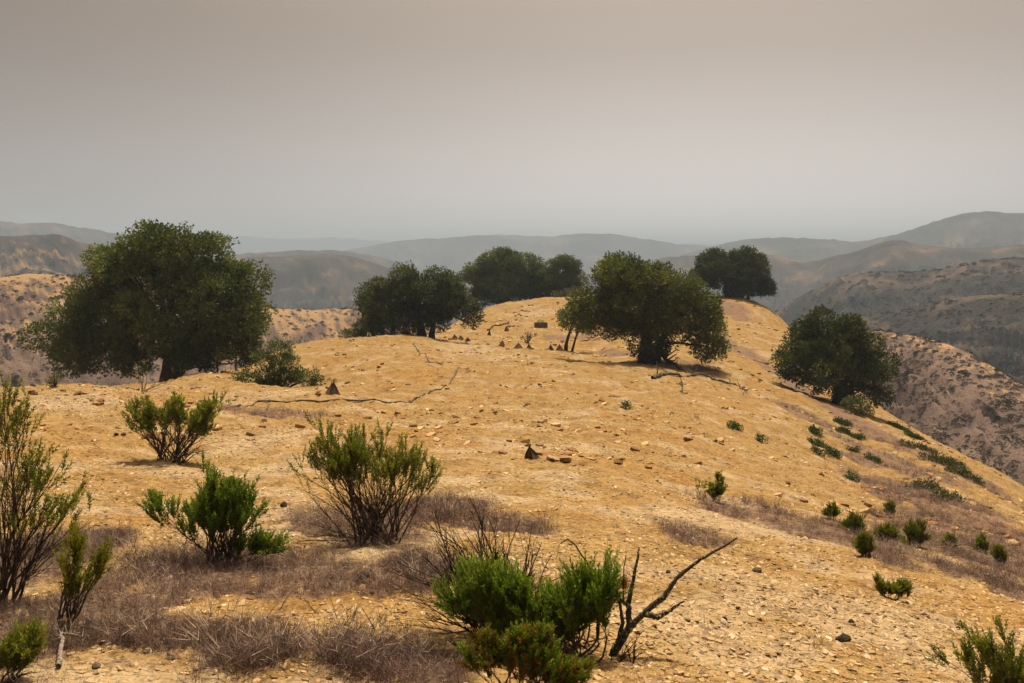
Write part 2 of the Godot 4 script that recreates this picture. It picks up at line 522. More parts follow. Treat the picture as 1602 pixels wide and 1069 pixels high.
func make_small():
	var r := RandomNumberGenerator.new()
	r.seed = 5
	var b := Buf.new()
	for k in 20:
		var dr := rdir(r)
		dr.y = dr.y * 0.75 + 0.2
		var p := dr * r.randf_range(0.06, 0.24)
		var al := (dr + rdir(r) * 0.8).normalized()
		var sd := al.cross(rdir(r)).normalized()
		b.leaf(p, al, sd, r.randf_range(0.09, 0.15), r.randf_range(0.055, 0.09), Color.WHITE * r.randf_range(0.6, 1.4))
	cluster = b.mesh()
	for far in 2:
		b = Buf.new()
		if far == 0: b.tube([Vector3.ZERO, Vector3(0.004, 0.06, 0), Vector3(0, 0.125, 0.004)], [0.0016, 0.0012, 0.0007], 3, Color(1.2, 0.75, 0.7))
		for k in (26 if far == 0 else 18):
			var t := r.randf_range(0.06, 1.0)
			var an := k * 2.4 + r.randf() * 0.5
			var o := Vector3(cos(an), 0, sin(an))
			var al := (o * r.randf_range(0.5, 0.9) + Vector3(0, 1, 0)).normalized()
			var sd := al.cross(o.cross(al) + rdir(r) * 0.6).cross(al).normalized()
			var q := 1.0 if far == 0 else 1.5
			b.leaf(Vector3(0, t * 0.12, 0) + o * 0.002, al, sd, r.randf_range(0.016, 0.025) * q, r.randf_range(0.006, 0.010) * q, Color.WHITE * r.randf_range(0.65, 1.35))
		if far == 0: sprig = b.mesh()
		else: sprig_far = b.mesh()
	b = Buf.new()
	for k in 26:
		var an := r.randf() * TAU
		var o := Vector3(cos(an), 0, sin(an))
		var p := o * r.randf_range(0, 0.07)
		var h := r.randf_range(0.05, 0.16)
		var ln := o * r.randf_range(0.0, 0.10) + rdir(r) * 0.03
		var sd := Vector3(-o.z, 0, o.x) * r.randf_range(0.0012, 0.0022)
		var m := p + Vector3(0, h * 0.55, 0) + ln * 0.35
		var e := p + Vector3(0, h, 0) + ln
		var cc := Color.WHITE * r.randf_range(0.6, 1.35)
		b.tri(p - sd, p + sd, m, cc)
		b.tri(m - sd * 0.8, m + sd * 0.8, e, cc)
		if k % 2 == 0:
			b.tri(m - sd * 0.6, m + sd * 0.6, m + Vector3(0, h * 0.3, 0) + rdir(r) * 0.04, cc)
	tuft = b.mesh()
	b = Buf.new()          # low tangle of dry brittle stems
	for k in 22:
		var p := Vector3(r.randf_range(-0.1, 0.1), 0, r.randf_range(-0.1, 0.1))
		var q := p + Vector3(0, r.randf_range(0.02, 0.07), 0) + rdir(r) * 0.06
		var e := q + rdir(r) * 0.07 + Vector3(0, 0.015, 0)
		var sd := rdir(r) * 0.0016
		var cc := Color.WHITE * r.randf_range(0.55, 1.4)
		b.tri(p - sd, p + sd, q, cc)
		b.tri(q - sd, q + sd, e, cc)
		b.tri(q - sd, q + sd, q + rdir(r) * 0.05 + Vector3(0, 0.02, 0), cc)
	twigtuft = b.mesh()
	b = Buf.new()
	var ring := []
	for k in 6:
		var an := TAU * (k + r.randf_range(-0.3, 0.3)) / 6.0
		ring.append(Vector3(cos(an), 0, sin(an)) * r.randf_range(0.7, 1.1))
	for k in 6:
		var p: Vector3 = ring[k]
		var q: Vector3 = ring[(k + 1) % 6]
		var up := Vector3(0, 0.17, 0)
		b.quad(p * 1.04 - up, q * 1.04 - up, q + up, p + up)
		b.tri(p + up, q + up, up + Vector3(0.1, 0.03, 0))
	shard = b.mesh()
	for k in 6: rocks.append(rock_mesh(100 + k, [0.6, 0.45, 0.75, 0.5, 0.35, 0.65][k], 6, 10))
	lump = rock_mesh(300, 0.8, 4, 6)
	b = Buf.new()
	for k in 60:
		var dr := rdir(r)
		dr.y = absf(dr.y) * 0.9
		var p := Vector3(dr.x * 0.5, dr.y * 0.45, dr.z * 0.5) * r.randf_range(0.55, 1.0)
		var al := (dr + rdir(r) * 0.7).normalized()
		b.leaf(p, al, al.cross(rdir(r)).normalized(), r.randf_range(0.2, 0.34), r.randf_range(0.14, 0.22), Color.WHITE * r.randf_range(0.65, 1.3))
	bushlet = b.mesh()

func frame(up: Vector3, spin: float, sc: Vector3, p: Vector3) -> Transform3D:
	var u := up.normalized()
	var a := u.cross(Vector3(0.3, 0.1, 0.9)).normalized()
	a = a.rotated(u, spin)
	var c := a.cross(u).normalized()
	return Transform3D(Basis(a * sc.x, u * sc.y, c * sc.z), p)

func tint(r: RandomNumberGenerator, c: Color, amount: float, c2 := Color.BLACK, share := 0.0) -> Color:
	var k := c.lerp(c2, r.randf() * share)
	return k * r.randf_range(1.0 - amount, 1.0 + amount)

# ---------------------------------------------------------------- oaks
# crown: lobes [column, level, half width, half height, depth offset in metres]
func oak(label: String, px: float, d: float, lobes: Array, stems: Array, seed_: int, o := {}):
	var r := RandomNumberGenerator.new()
	r.seed = seed_
	var base := spot(px, d)
	var s := d / F
	var t := thing(o.get("name", "oak_tree"), base, label, "tree", o.get("group", "live oaks on the ridge"))
	var oy := HOR - (base.y - EYE) * F / d       # level of the base
	var bl := []
	for q in lobes:
		var dz: float = q[4] if q.size() > 4 else 0.0
		bl.append([Vector3((q[0] - px) * s, (oy - q[1]) * s, dz), Vector3(q[2] * s, q[3] * s, (q[2] * 0.55 + q[3] * 0.45) * s)])
	var dens: float = o.get("dens", 1.0)
	var lr0: float = o.get("lobe", 0.62)
	var c1: Color = o.get("col", Color(0.066, 0.098, 0.028))
	var c2: Color = o.get("col2", Color(0.150, 0.175, 0.045))
	var xf := []
	var cs := []
	var tips := []
	for bi in bl.size():
		var c: Vector3 = bl[bi][0]
		var R: Vector3 = bl[bi][1]
		R = Vector3(maxf(R.x - lr0 * 0.28, R.x * 0.6), maxf(R.y - lr0 * 0.38, R.y * 0.5), maxf(R.z - lr0 * 0.28, R.z * 0.6))
		var area := 4.0 * PI * pow((pow(R.x * R.y, 1.6) + pow(R.x * R.z, 1.6) + pow(R.y * R.z, 1.6)) / 3.0, 1.0 / 1.6)
		var n := int(area * 0.66 / (lr0 * lr0)) + 2
		for k in n:
			var dr := rdir(r)
			if dr.y < -0.35 and r.randf() < 0.5: continue
			var p := c + dr * R * r.randf_range(0.62, 1.08)
			var inside := false
			for bj in bl.size():
				if bj == bi: continue
				var e: Vector3 = (p - bl[bj][0]) / bl[bj][1]
				if e.length() < 0.72: inside = true
			if inside: continue
			if p.y < 0.25: continue
			var lr := lr0 * lerpf(0.42, 1.45, pow(r.randf(), 1.3))
			tips.append(p)
			var shade := r.randf_range(0.65, 1.4)
			var mixv := r.randf()
			var m := int(24.0 * dens * lr * lr / 0.38)
			for q in m:
				var e := rdir(r)
				var w := p + Vector3(e.x, e.y * 0.75, e.z) * lr * lerpf(0.55, 1.0, sqrt(r.randf()))
				if w.y < 0.12: continue
				var up := (e + dr * 0.6 + Vector3(0, 0.5, 0))
				xf.append(frame(up, r.randf() * TAU, Vector3.ONE * r.randf_range(0.75, 1.25) * o.get("csize", 1.0), w))
				cs.append(c1.lerp(c2, clampf(mixv * 0.7 + r.randf() * 0.4, 0, 1)) * shade * r.randf_range(0.85, 1.15))
	# trunk and limbs
	var bark := Color(0.085, 0.070, 0.056)
	for q in stems:       # [column at base, column at top, level at top, radius]
		var b := Buf.new()
		var p0 := Vector3((q[0] - px) * s, -0.25, 0)
		var hp := base + Vector3(p0.x, 0, 0)
		p0.y = ground_h(hp.x, hp.z) - base.y - 0.25
		var p1 := Vector3((q[1] - px) * s, (oy - q[2]) * s, r.randf_range(-0.3, 0.3))
		var pts := []; var rad := []
		var w := Vector3(r.randf_range(-0.2, 0.2), 0, r.randf_range(-0.2, 0.2))
		for k in 9:
			var u := k / 8.0
			pts.append(p0.lerp(p1, u) + w * sin(u * PI) + w.rotated(Vector3.UP, 2.0) * 0.5 * sin(u * TAU))
			rad.append(q[3] * (1.0 - 0.5 * u) * (1.0 + 0.7 * pow(1 - u, 5)))
		b.tube(pts, rad, 9, bark, 0.09, r)
		part("trunk", b.mesh(), M.bark, t)
		var nl: int = o.get("limbs", 9)
		for k in nl:
			if tips.size() == 0: break
			var tp: Vector3 = tips[r.randi() % tips.size()]
			for tries in 6:
				if tp.distance_to(p1) < 4.5: break
				tp = tips[r.randi() % tips.size()]
			var st: Vector3 = pts[r.randi_range(4, 8)]
			var mid := st.lerp(tp, 0.5) + Vector3(r.randf_range(-0.3, 0.3), r.randf_range(0.0, 0.5), r.randf_range(-0.3, 0.3))
			var lp := []; var lrad := []
			for u in 7:
				var f := u / 6.0
				lp.append(st.lerp(mid, f).lerp(mid.lerp(tp, f), f) + rdir(r) * 0.05 * sin(f * PI))
				lrad.append(q[3] * lerpf(0.42, 0.06, f))
			var lb := Buf.new()
			lb.tube(lp, lrad, 6, bark, 0.08, r)
			part("limb", lb.mesh(), M.bark, t)
	joined("crown", cluster, M.leaf, xf, cs, t)
	return t

# ---------------------------------------------------------------- shrubs
# plumes: [column offset, height, spread x, spread y] in photo units at the shrub's distance
func shrub(label: String, px: float, py: float, plumes: Array, seed_: int, o := {}):
	var r := RandomNumberGenerator.new()
	r.seed = seed_
	var base: Vector3 = spot(px, o.d) if o.has("d") else at(px, py)
	var s := -base.z / F
	var t := thing(o.get("name", "shrub"), base, label, o.get("cat", "shrub"), o.get("group", ""))
	var nst: int = o.get("stems", 14)
	if o.has("d"):
		var lift := HOR - (base.y - EYE) / s - py
		var np := []
		for q in plumes: np.append([q[0], maxf(q[1] + lift, 12.0), q[2], q[3]])
		plumes = np
	var leafy: float = o.get("leafy", 1.0)
	var side: int = o.get("side", 7)
	var depth: float = o.get("depth", 0.8)
	var rad0: float = o.get("rad", 0.008)
	var bark: Color = o.get("bark", Color(0.135, 0.100, 0.076))
	var c1: Color = o.get("col", Color(0.150, 0.180, 0.040))
	var c2: Color = o.get("col2", Color(0.275, 0.262, 0.070))
	var sz: float = o.get("size", 1.0)
	var foot: float = o.get("foot", 0.06)
	var low: float = o.get("low", 0.55)          # share of the height below which no leaves grow
	var sag: float = o.get("sag", 0.35)
	var wsum := 0.0
	for q in plumes: wsum += q[2] * q[3]
	var xf := []; var cs := []
	var pmean := 0.0
	for q in plumes: pmean = maxf(pmean, q[1] * s)
	for k in nst:
		var pick := r.randf() * wsum
		var pl = plumes[0]
		for q in plumes:
			pl = q
			pick -= q[2] * q[3]
			if pick <= 0: break
		var sx: float = pl[2] * s
		var sy: float = pl[3] * s
		var a := r.randf() * TAU
		var rr := sqrt(r.randf())
		var tip := Vector3(pl[0] * s + sx * rr * cos(a), pl[1] * s - sy * 0.5 + sy * r.randf_range(-0.6, 0.6) - sy * 0.5 * rr * rr, rr * sin(a) * sx * depth + r.randf_range(-0.3, 0.3) * pmean * depth * 0.5)
		var st := Vector3(r.randf_range(-1, 1) * foot, -0.03, r.randf_range(-1, 1) * foot)
		var ctl := Vector3(tip.x * sag + st.x, tip.y * 0.5, tip.z * sag + st.z) + rdir(r) * tip.length() * 0.07
		if o.has("sprawl"): ctl.y = tip.y * r.randf_range(0.1, 0.7)
		var b := Buf.new()
		var pts := []; var rads := []
		var nn := 9
		var j1 := rdir(r) * tip.length() * 0.025
		for q in nn + 1:
			var u := q / float(nn)
			pts.append(st.lerp(ctl, u).lerp(ctl.lerp(tip, u), u) + j1 * sin(u * 9.0 + k) + rdir(r) * tip.length() * 0.006)
			rads.append(rad0 * lerpf(1.0, 0.22, u) * (0.7 + 0.6 * fmod(k * 0.37, 1.0)))
		var bc := tint(r, bark, 0.3)
		b.tube(pts, rads, 5, bc, 0.12, r)
		var L := tip.distance_to(st)
		var ends := [[pts[nn - 2], pts[nn], 0.0]]
		for q in side:
			var u := r.randf_range(0.3, 0.95)
			var i0 := int(u * nn)
			var p0: Vector3 = pts[i0]
			var tg: Vector3 = (pts[mini(i0 + 1, nn)] - pts[maxi(i0 - 1, 0)]).normalized()
			var dr := (tg + rdir(r) * 0.55 + Vector3(0, 0.22, 0)).normalized()
			var ln := L * r.randf_range(0.12, 0.30) * (1.25 - u * 0.6)
			var m := p0 + dr * ln * 0.5 + rdir(r) * ln * 0.08
			var e := m + (dr + Vector3(0, 0.35, 0)).normalized() * ln * 0.5
			if e.y < 0.02: continue
			var rb: float = rads[i0] * 0.55
			b.tube([p0, m, e], [rb, rb * 0.7, rb * 0.35], 4, bc)
			ends.append([m, e, 1.0])
			for w in o.get("twigs", 2):
				var f := r.randf_range(0.2, 0.9)
				var q0 := p0.lerp(m, f * 2.0) if f < 0.5 else m.lerp(e, f * 2.0 - 1.0)
				var d2 := (dr + rdir(r) * 0.7 + Vector3(0, 0.25, 0)).normalized()
				var e2 := q0 + d2 * ln * r.randf_range(0.25, 0.6)
				b.tube([q0, q0.lerp(e2, 0.5) + rdir(r) * ln * 0.04, e2], [rb * 0.5, rb * 0.4, rb * 0.2], 3, bc)
				ends.append([q0.lerp(e2, 0.4), e2, 1.0])
		part("stem", b.mesh(), M.bark, t)
		if leafy > 0.0:
			for en in ends:
				if r.randf() > leafy: continue
				var e: Vector3 = en[1]
				var hl: float = e.y / maxf(pl[1] * s, 0.01)
				if hl < low * r.randf_range(0.85, 1.15): continue
				var cc := tint(r, c1, 0.2, c2, 1.0)
				if o.has("dead") and r.randf() < o.dead: cc = tint(r, Color(0.20, 0.115, 0.035), 0.3)
				for w in o.get("per", 3):
					var q0: Vector3 = en[0].lerp(e, r.randf_range(0.15, 1.0))
					var up: Vector3 = (e - en[0]).normalized() + rdir(r) * 0.4 + Vector3(0, 0.6, 0)
					xf.append(frame(up, r.randf() * TAU, Vector3(1.0, r.randf_range(0.6, 1.25) * o.get("tall", 1.0), 1.0) * sz, q0))
					cs.append(cc * r.randf_range(0.8, 1.25))
	if xf.size() > 0: joined("foliage", sprig_far if -base.z > 12.0 else sprig, M.sprig, xf, cs, t)
	return t

# leafy low bush or ground-hugging mat
func bush(label: String, at_: Vector3, blobs: Array, seed_: int, o := {}):
	var r := RandomNumberGenerator.new()
	r.seed = seed_
	var s := -at_.z / F
	var t := thing(o.get("name", "bush"), at_, label, o.get("cat", "bush"), o.get("group", ""))
	var xf := []; var cs := []
	var c1: Color = o.get("col", Color(0.080, 0.115, 0.03))
	var c2: Color = o.get("col2", Color(0.15, 0.18, 0.045))
	var sz: float = o.get("csize", 0.6)
	for q in blobs:       # [dx, height, half width, half height] photo units, depth share
		var c := Vector3(q[0] * s, q[1] * s, r.randf_range(-0.2, 0.2) * q[2] * s)
		var R := Vector3(q[2] * s, q[3] * s, q[2] * s * o.get("deep", 0.8))
		var n := int(o.get("n", 60.0) * maxf(R.x * R.y + R.x * R.z * 0.7, 0.02) / (sz * sz))
		for k in n:
			var e := rdir(r)
			var p := c + e * R * pow(r.randf(), 0.4)
			var g := ground_h(at_.x + p.x, at_.z + p.z) - at_.y
			if o.get("hug", false): p.y = g + absf(e.y) * R.y * r.randf_range(0.3, 1.0)
			if p.y < g + 0.02: p.y = g + r.randf_range(0.02, 0.12)
			xf.append(frame(e + Vector3(0, 0.6, 0), r.randf() * TAU, Vector3.ONE * sz * r.randf_range(0.7, 1.2), p))
			cs.append(tint(r, c1, 0.25, c2, 1.0))
	var b := Buf.new()
	for q in blobs:
		for k in o.get("stems", 3):
			var tip := Vector3(q[0] * s + r.randf_range(-0.6, 0.6) * q[2] * s, q[1] * s + q[3] * s * 0.6, r.randf_range(-0.4, 0.4) * q[2] * s)
			var g0 := ground_h(at_.x + tip.x * 0.15, at_.z + tip.z * 0.15) - at_.y - 0.04
			b.tube([Vector3(tip.x * 0.15, g0, tip.z * 0.15), Vector3(tip.x * 0.5, maxf(tip.y * 0.55, g0 + 0.02), tip.z * 0.5), tip], [0.03 * sz + 0.008, 0.02 * sz + 0.005, 0.004], 5, Color(0.075, 0.06, 0.045), 0.1, r)
	part("stem", b.mesh(), M.bark, t)
	joined("foliage", cluster, M.leaf, xf, cs, t)
	return t

# a branch or hose lying on the ground through ground points
func lying(called: String, label: String, cat: String, pts: Array, r0: float, r1: float, m: Material, col: Color, seed_: int, o := {}):
	var r := RandomNumberGenerator.new()
	r.seed = seed_
	var g := []
	for q in pts: g.append(at(q[0], q[1]) if q.size() < 3 else spot(q[0], q[2]) )
	var base: Vector3 = g[0]
	var t := thing(called, base, label, cat, o.get("group", ""))
	var cv := Curve3D.new()
	for k in g.size():
		var tg: Vector3 = (g[mini(k + 1, g.size() - 1)] - g[maxi(k - 1, 0)]) / 6.0
		cv.add_point(g[k] - base, -tg, tg)
	var L := cv.get_baked_length()
	var n := maxi(int(L / o.get("step", 0.25)), 6)
	var cp := []; var cr := []
	for k in n + 1:
		var p := cv.sample_baked(L * k / n)
		var f := k / float(n)
		var rr := lerpf(r0, r1, f)
		var w: float = o.get("wob", 0.0)
		p.y = ground_h(base.x + p.x, base.z + p.z) - base.y + rr * 0.7 + o.get("lift", 0.0) * sin(f * PI)
		p += rdir(r) * w
		cp.append(p); cr.append(rr)
	var b := Buf.new()
	b.tube(cp, cr, 7, col, o.get("rough", 0.0), r)
	part(o.get("part", "stem"), b.mesh(), m, t)
	for k in o.get("twigs", 0):
		var i0 := r.randi_range(1, n - 1)
		var e: Vector3 = cp[i0] + Vector3(r.randf_range(-1, 1), r.randf_range(0.1, 0.8), r.randf_range(-1, 1)).normalized() * r.randf_range(0.3, 1.0) * o.get("tl", 0.5)
		var gy := ground_h(base.x + e.x, base.z + e.z) - base.y + 0.01
		e.y = maxf(e.y, gy)
		var tb := Buf.new()
		tb.tube([cp[i0], cp[i0].lerp(e, 0.5) + rdir(r) * 0.05, e], [cr[i0] * 0.5, cr[i0] * 0.35, cr[i0] * 0.15], 5, col, 0.1, r)
		part("twig", tb.mesh(), m, t)
	return t

func rock(label: String, px: float, py: float, w: float, h: float, col: Color, k: int, group := ""):
	var p := at(px, py)
	var s := -p.z / F
	var t := part("rock", rocks[k % 6], null, self)
	var m: StandardMaterial3D = M.rock.duplicate()
	m.albedo_color = col.linear_to_srgb()
	t.material_override = m
	var flat: float = [0.6, 0.45, 0.75, 0.5, 0.35, 0.65][k % 6]
	t.position = p + Vector3(0, h * s * 0.25, 0)
	t.rotation = Vector3(0.1 * sin(k), k * 1.7, 0.15 * cos(k * 2.0))
	t.scale = Vector3(w * s * 0.55, h * s * 0.6 / flat, w * s * 0.45)
	tag(t, label, "rock", group)

# brown pyramid plant guard of four screen panels on stakes
func guard(label: String, px: float, py: float, w: float, h: float, turn: float, lean := 0.0, group := "pyramid plant guards"):
	var p := at(px, py)
	var s := -p.z / F
	var t := thing("plant_guard", p - Vector3(0, 0.03, 0), label, "plant guard", group)
	t.rotation = Vector3(lean * 0.5, turn, lean)
	var hw := w * s * 0.5
	var ht := h * s + 0.03
	var top := Vector3(0.04 * hw, ht, 0)
	var cn := [Vector3(-hw, 0, -hw), Vector3(hw, 0, -hw), Vector3(hw, 0, hw), Vector3(-hw, 0, hw)]
	var r := RandomNumberGenerator.new()
	r.seed = int(px)
	for k in 4: cn[k] = cn[k] * r.randf_range(0.72, 1.12)
	top = Vector3(r.randf_range(-0.3, 0.3) * hw, ht * r.randf_range(0.85, 1.08), r.randf_range(-0.3, 0.3) * hw)
	for k in 4:
		var a: Vector3 = cn[k]
		var c: Vector3 = cn[(k + 1) % 4]
		var tilt := r.randf_range(0.8, 1.2)
		var b := Buf.new()
		var m := (a + c) * 0.5
		var inn := -m.normalized() * 0.012
		var t1 := top + (a - top) * r.randf_range(0.05, 0.2)
		var t2 := top + (c - top) * r.randf_range(0.05, 0.2)
		b.quad(a, c, t2, t1, Color(0.17, 0.115, 0.075) * tilt)
		b.quad(a + inn, t1 + inn, t2 + inn, c + inn, Color(0.17, 0.115, 0.075) * tilt)
		b.quad(t1, t2, t2 + inn, t1 + inn, Color(0.13, 0.09, 0.06))
		part("panel", b.mesh(), M.rock, t)
		var sb := Buf.new()
		sb.tube([a * 1.02 - Vector3(0, 0.06, 0), a.lerp(top, 0.5) * 1.01, top + (top - a) * 0.05], [0.014, 0.013, 0.011], 5, Color(0.07, 0.05, 0.035))
		part("stake", sb.mesh(), M.bark, t)

# ---------------------------------------------------------------- scatter
func scatter_ground():
	var r := RandomNumberGenerator.new()
	r.seed = 91
	# pale shale chips close by
	var xf := []; var cs := []
	for k in 150000:
		var d := 3.4 * pow(9.0, pow(r.randf(), 0.75))
		var px := r.randf_range(-160, 1760)
		var x := (px - 801.0) / F * d
		var z := -d
		var ga := grass_at(x, z)
		if r.randf() < ga * 0.72: continue
		var den := 0.55 + nz_a.get_noise_2d(x * 0.7, z * 0.7) * 1.1 + (0.35 if px > 950 and d < 9 else 0.0) + 0.9 * maxf(field(pale, x, z), 0.0)
		if d > 9.0: den -= 0.35 * smoothstep(9.0, 16.0, d)
		if r.randf() > den: continue
		var sz := 0.0035 + 0.016 * pow(r.randf(), 5.0)
		sz *= lerpf(1.0, 1.7, smoothstep(8, 25, d))
		var p := Vector3(x, 0, z)
		p.y = fast_h(x, d) + sz * 0.10
		xf.append(frame(Vector3(r.randf_range(-0.45, 0.45), 1, r.randf_range(-0.45, 0.45)), r.randf() * TAU if r.randf() < 0.4 else 1.3 + r.randf_range(-0.4, 0.4), Vector3(sz * r.randf_range(0.9, 2.1), sz * r.randf_range(0.8, 1.7), sz), p))
		var c := Color(0.385, 0.283, 0.145)
		var q := r.randf()
		if q < 0.16: c = Color(0.49, 0.40, 0.27)
		elif q < 0.40: c = Color(0.31, 0.20, 0.095)
		elif q < 0.48: c = Color(0.17, 0.125, 0.085)
		cs.append(c * r.randf_range(0.8, 1.15))
	var o := copies("shale_chips", shard, M.straw, xf, cs, self)
	tag(o, "pale flat shale chips strewn over the near sand", "stones", "", "stuff")
	# brown clods and stones over the open slope
	xf = []; cs = []
	for k in 34000:
		var d := r.randf_range(14.0, 100.0)
		var px := r.randf_range(-50, 1680)
		var x := (px - 801.0) / F * d
		var den := nz_a.get_noise_2d(x * 0.25 + 11, d * 0.25) * 1.5 + nz_b.get_noise_2d(x * 0.9, d * 0.9) * 0.6
		if r.randf() > den + 0.12: continue
		var sz := 0.016 + 0.075 * pow(r.randf(), 4.0)
		sz *= lerpf(1.0, 2.0, smoothstep(30.0, 90.0, d))
		var p := Vector3(x, fast_h(x, d) + sz * 0.12, -d)
		xf.append(frame(Vector3(r.randf_range(-0.4, 0.4), 1, r.randf_range(-0.4, 0.4)), r.randf() * TAU, Vector3(sz * 1.3, sz * 2.0, sz), p))
		cs.append((Color(0.22, 0.115, 0.045) if r.randf() < 0.6 else Color(0.48, 0.34, 0.17)) * r.randf_range(0.6, 1.2))
	o = copies("clods", shard, M.straw, xf, cs, self)
	tag(o, "rusty brown clods and stones dotted over the sand slope", "stones", "", "stuff")
	# dry grass
	xf = []; cs = []
	var xt := []; var ct := []
	for k in 90000:
		var d := 3.3 * pow(13.0, r.randf())
		var px := r.randf_range(-160, 1760)
		var x := (px - 801.0) / F * d
		var ga := grass_at(x, -d)
		if r.randf() > ga * 0.85 + 0.004: continue
		var p := Vector3(x, fast_h(x, d) - 0.004, -d)
		var c := Color(0.190, 0.138, 0.122)
		var q := r.randf()
		if q < 0.3: c = Color(0.29, 0.225, 0.185)
		elif q < 0.42: c = Color(0.15, 0.075, 0.04)
		elif q < 0.52: c = Color(0.075, 0.055, 0.05)
		var grow := smoothstep(-0.2, 0.5, nz_b.get_noise_2d(x * 0.6 + 80, d * 0.6))
		var sz := r.randf_range(0.5, 1.0) * lerpf(0.55, 1.05, grow) * lerpf(1.0, 1.5, smoothstep(8, 30, d))
		if r.randf() < 0.07:
			sz *= 1.8
			c = Color(0.33, 0.265, 0.20)
		if r.randf() < 0.5:
			xf.append(frame(Vector3(r.randf_range(-0.3, 0.3), 1, r.randf_range(-0.3, 0.3)), r.randf() * TAU, Vector3(sz, sz, sz), p))
			cs.append(c * r.randf_range(0.75, 1.25))
		else:
			xt.append(frame(Vector3.UP, r.randf() * TAU, Vector3(1.1, 0.9, 1.1) * sz, p))
			ct.append(c * r.randf_range(0.75, 1.25))
	o = copies("dry_grass", tuft, M.straw, xf, cs, self)
	tag(o, "purple brown dry grass growing in patches on the sand", "grass", "", "stuff")
	o = copies("dry_litter", twigtuft, M.straw, xt, ct, self)
	tag(o, "tangled brittle dry stems lying among the dry grass", "litter", "", "stuff")

func fast_h(x: float, d: float) -> float:      # height of the built land by lookup
	var aa := x / d
	var i := fA.bsearch(aa) - 1
	var j := fD.bsearch(d) - 1
	i = clampi(i, 0, fA.size() - 2); j = clampi(j, 0, fD.size() - 2)
	var nd := fD.size()
	var u: float = clampf((aa - fA[i]) / (fA[i + 1] - fA[i]), 0, 1)
	var w: float = clampf((d - fD[j]) / (fD[j + 1] - fD[j]), 0, 1)
	return lerpf(lerpf(land_y[i * nd + j], land_y[i * nd + j + 1], w), lerpf(land_y[(i + 1) * nd + j], land_y[(i + 1) * nd + j + 1], w), u)

func scatter_brush():
	var r := RandomNumberGenerator.new()
	r.seed = 17
	var nd := fD.size()
	var xf := []; var cs := []
	for k in 150000:
		var d := 90.0 * pow(7.5, r.randf())
		var px := r.randf_range(-120, 1720)
		var i := clampi(fA.bsearch((px - 801.0) / F), 0, fA.size() - 1)
		var j := clampi(fD.bsearch(d), 0, nd - 1)
		var own := land_own[i * nd + j]
		if own == 0 or own > 5: continue
		var x := (px - 801.0) / F * d
		var den := nz_a.get_noise_2d(x * 0.09, d * 0.09) * 0.9 + nz_b.get_noise_2d(x * 0.25 + 60, d * 0.25) * 0.7 + (0.10 if own >= 3 else -0.05)
		if r.randf() > den * 1.3: continue
		var sz := r.randf_range(0.4, 1.1) * lerpf(0.8, 2.4, smoothstep(120, 600, d)) * (0.75 + 0.6 * maxf(den, 0.0))
		xf.append(frame(Vector3(r.randf_range(-0.2, 0.2), 1, r.randf_range(-0.2, 0.2)), r.randf() * TAU, Vector3(1, r.randf_range(0.6, 1.0), 1) * sz, Vector3(x, fast_h(x, d) - 0.05 * sz, -d)))
		var c := Color(0.050, 0.050, 0.038)
		var q := r.randf()
		if q < 0.35: c = Color(0.080, 0.068, 0.058)
		elif q < 0.45: c = Color(0.055, 0.072, 0.028)
		cs.append(c * r.randf_range(0.75, 1.25))
	for k in 60000:
		var d := r.randf_range(70.0, 300.0)
		var px := r.randf_range(-60, 760) if r.randf() < 0.45 else r.randf_range(1300, 1680)
		var i := clampi(fA.bsearch((px - 801.0) / F), 0, fA.size() - 1)
		var j := clampi(fD.bsearch(d), 0, nd - 1)
		var own := land_own[i * nd + j]
		if own != 1 and own != 2: continue
		var x := (px - 801.0) / F * d
		if r.randf() > 0.55 + nz_b.get_noise_2d(x * 0.12, d * 0.12): continue
		var sz := 0.14 + 0.75 * pow(r.randf(), 3.0)
		xf.append(frame(Vector3(r.randf_range(-0.2, 0.2), 1, r.randf_range(-0.2, 0.2)), r.randf() * TAU, Vector3(1, r.randf_range(0.5, 0.9), 1) * sz, Vector3(x, fast_h(x, d) - 0.03 * sz, -d)))
		cs.append([Color(0.12, 0.098, 0.09), Color(0.085, 0.075, 0.062), Color(0.17, 0.135, 0.115), Color(0.075, 0.080, 0.045)][r.randi() % 4] * r.randf_range(0.75, 1.25))
	var o := copies("hillside_brush", bushlet, M.straw, xf, cs, self)
	tag(o, "low grey green brush scattered over the hillsides", "brush", "", "stuff")

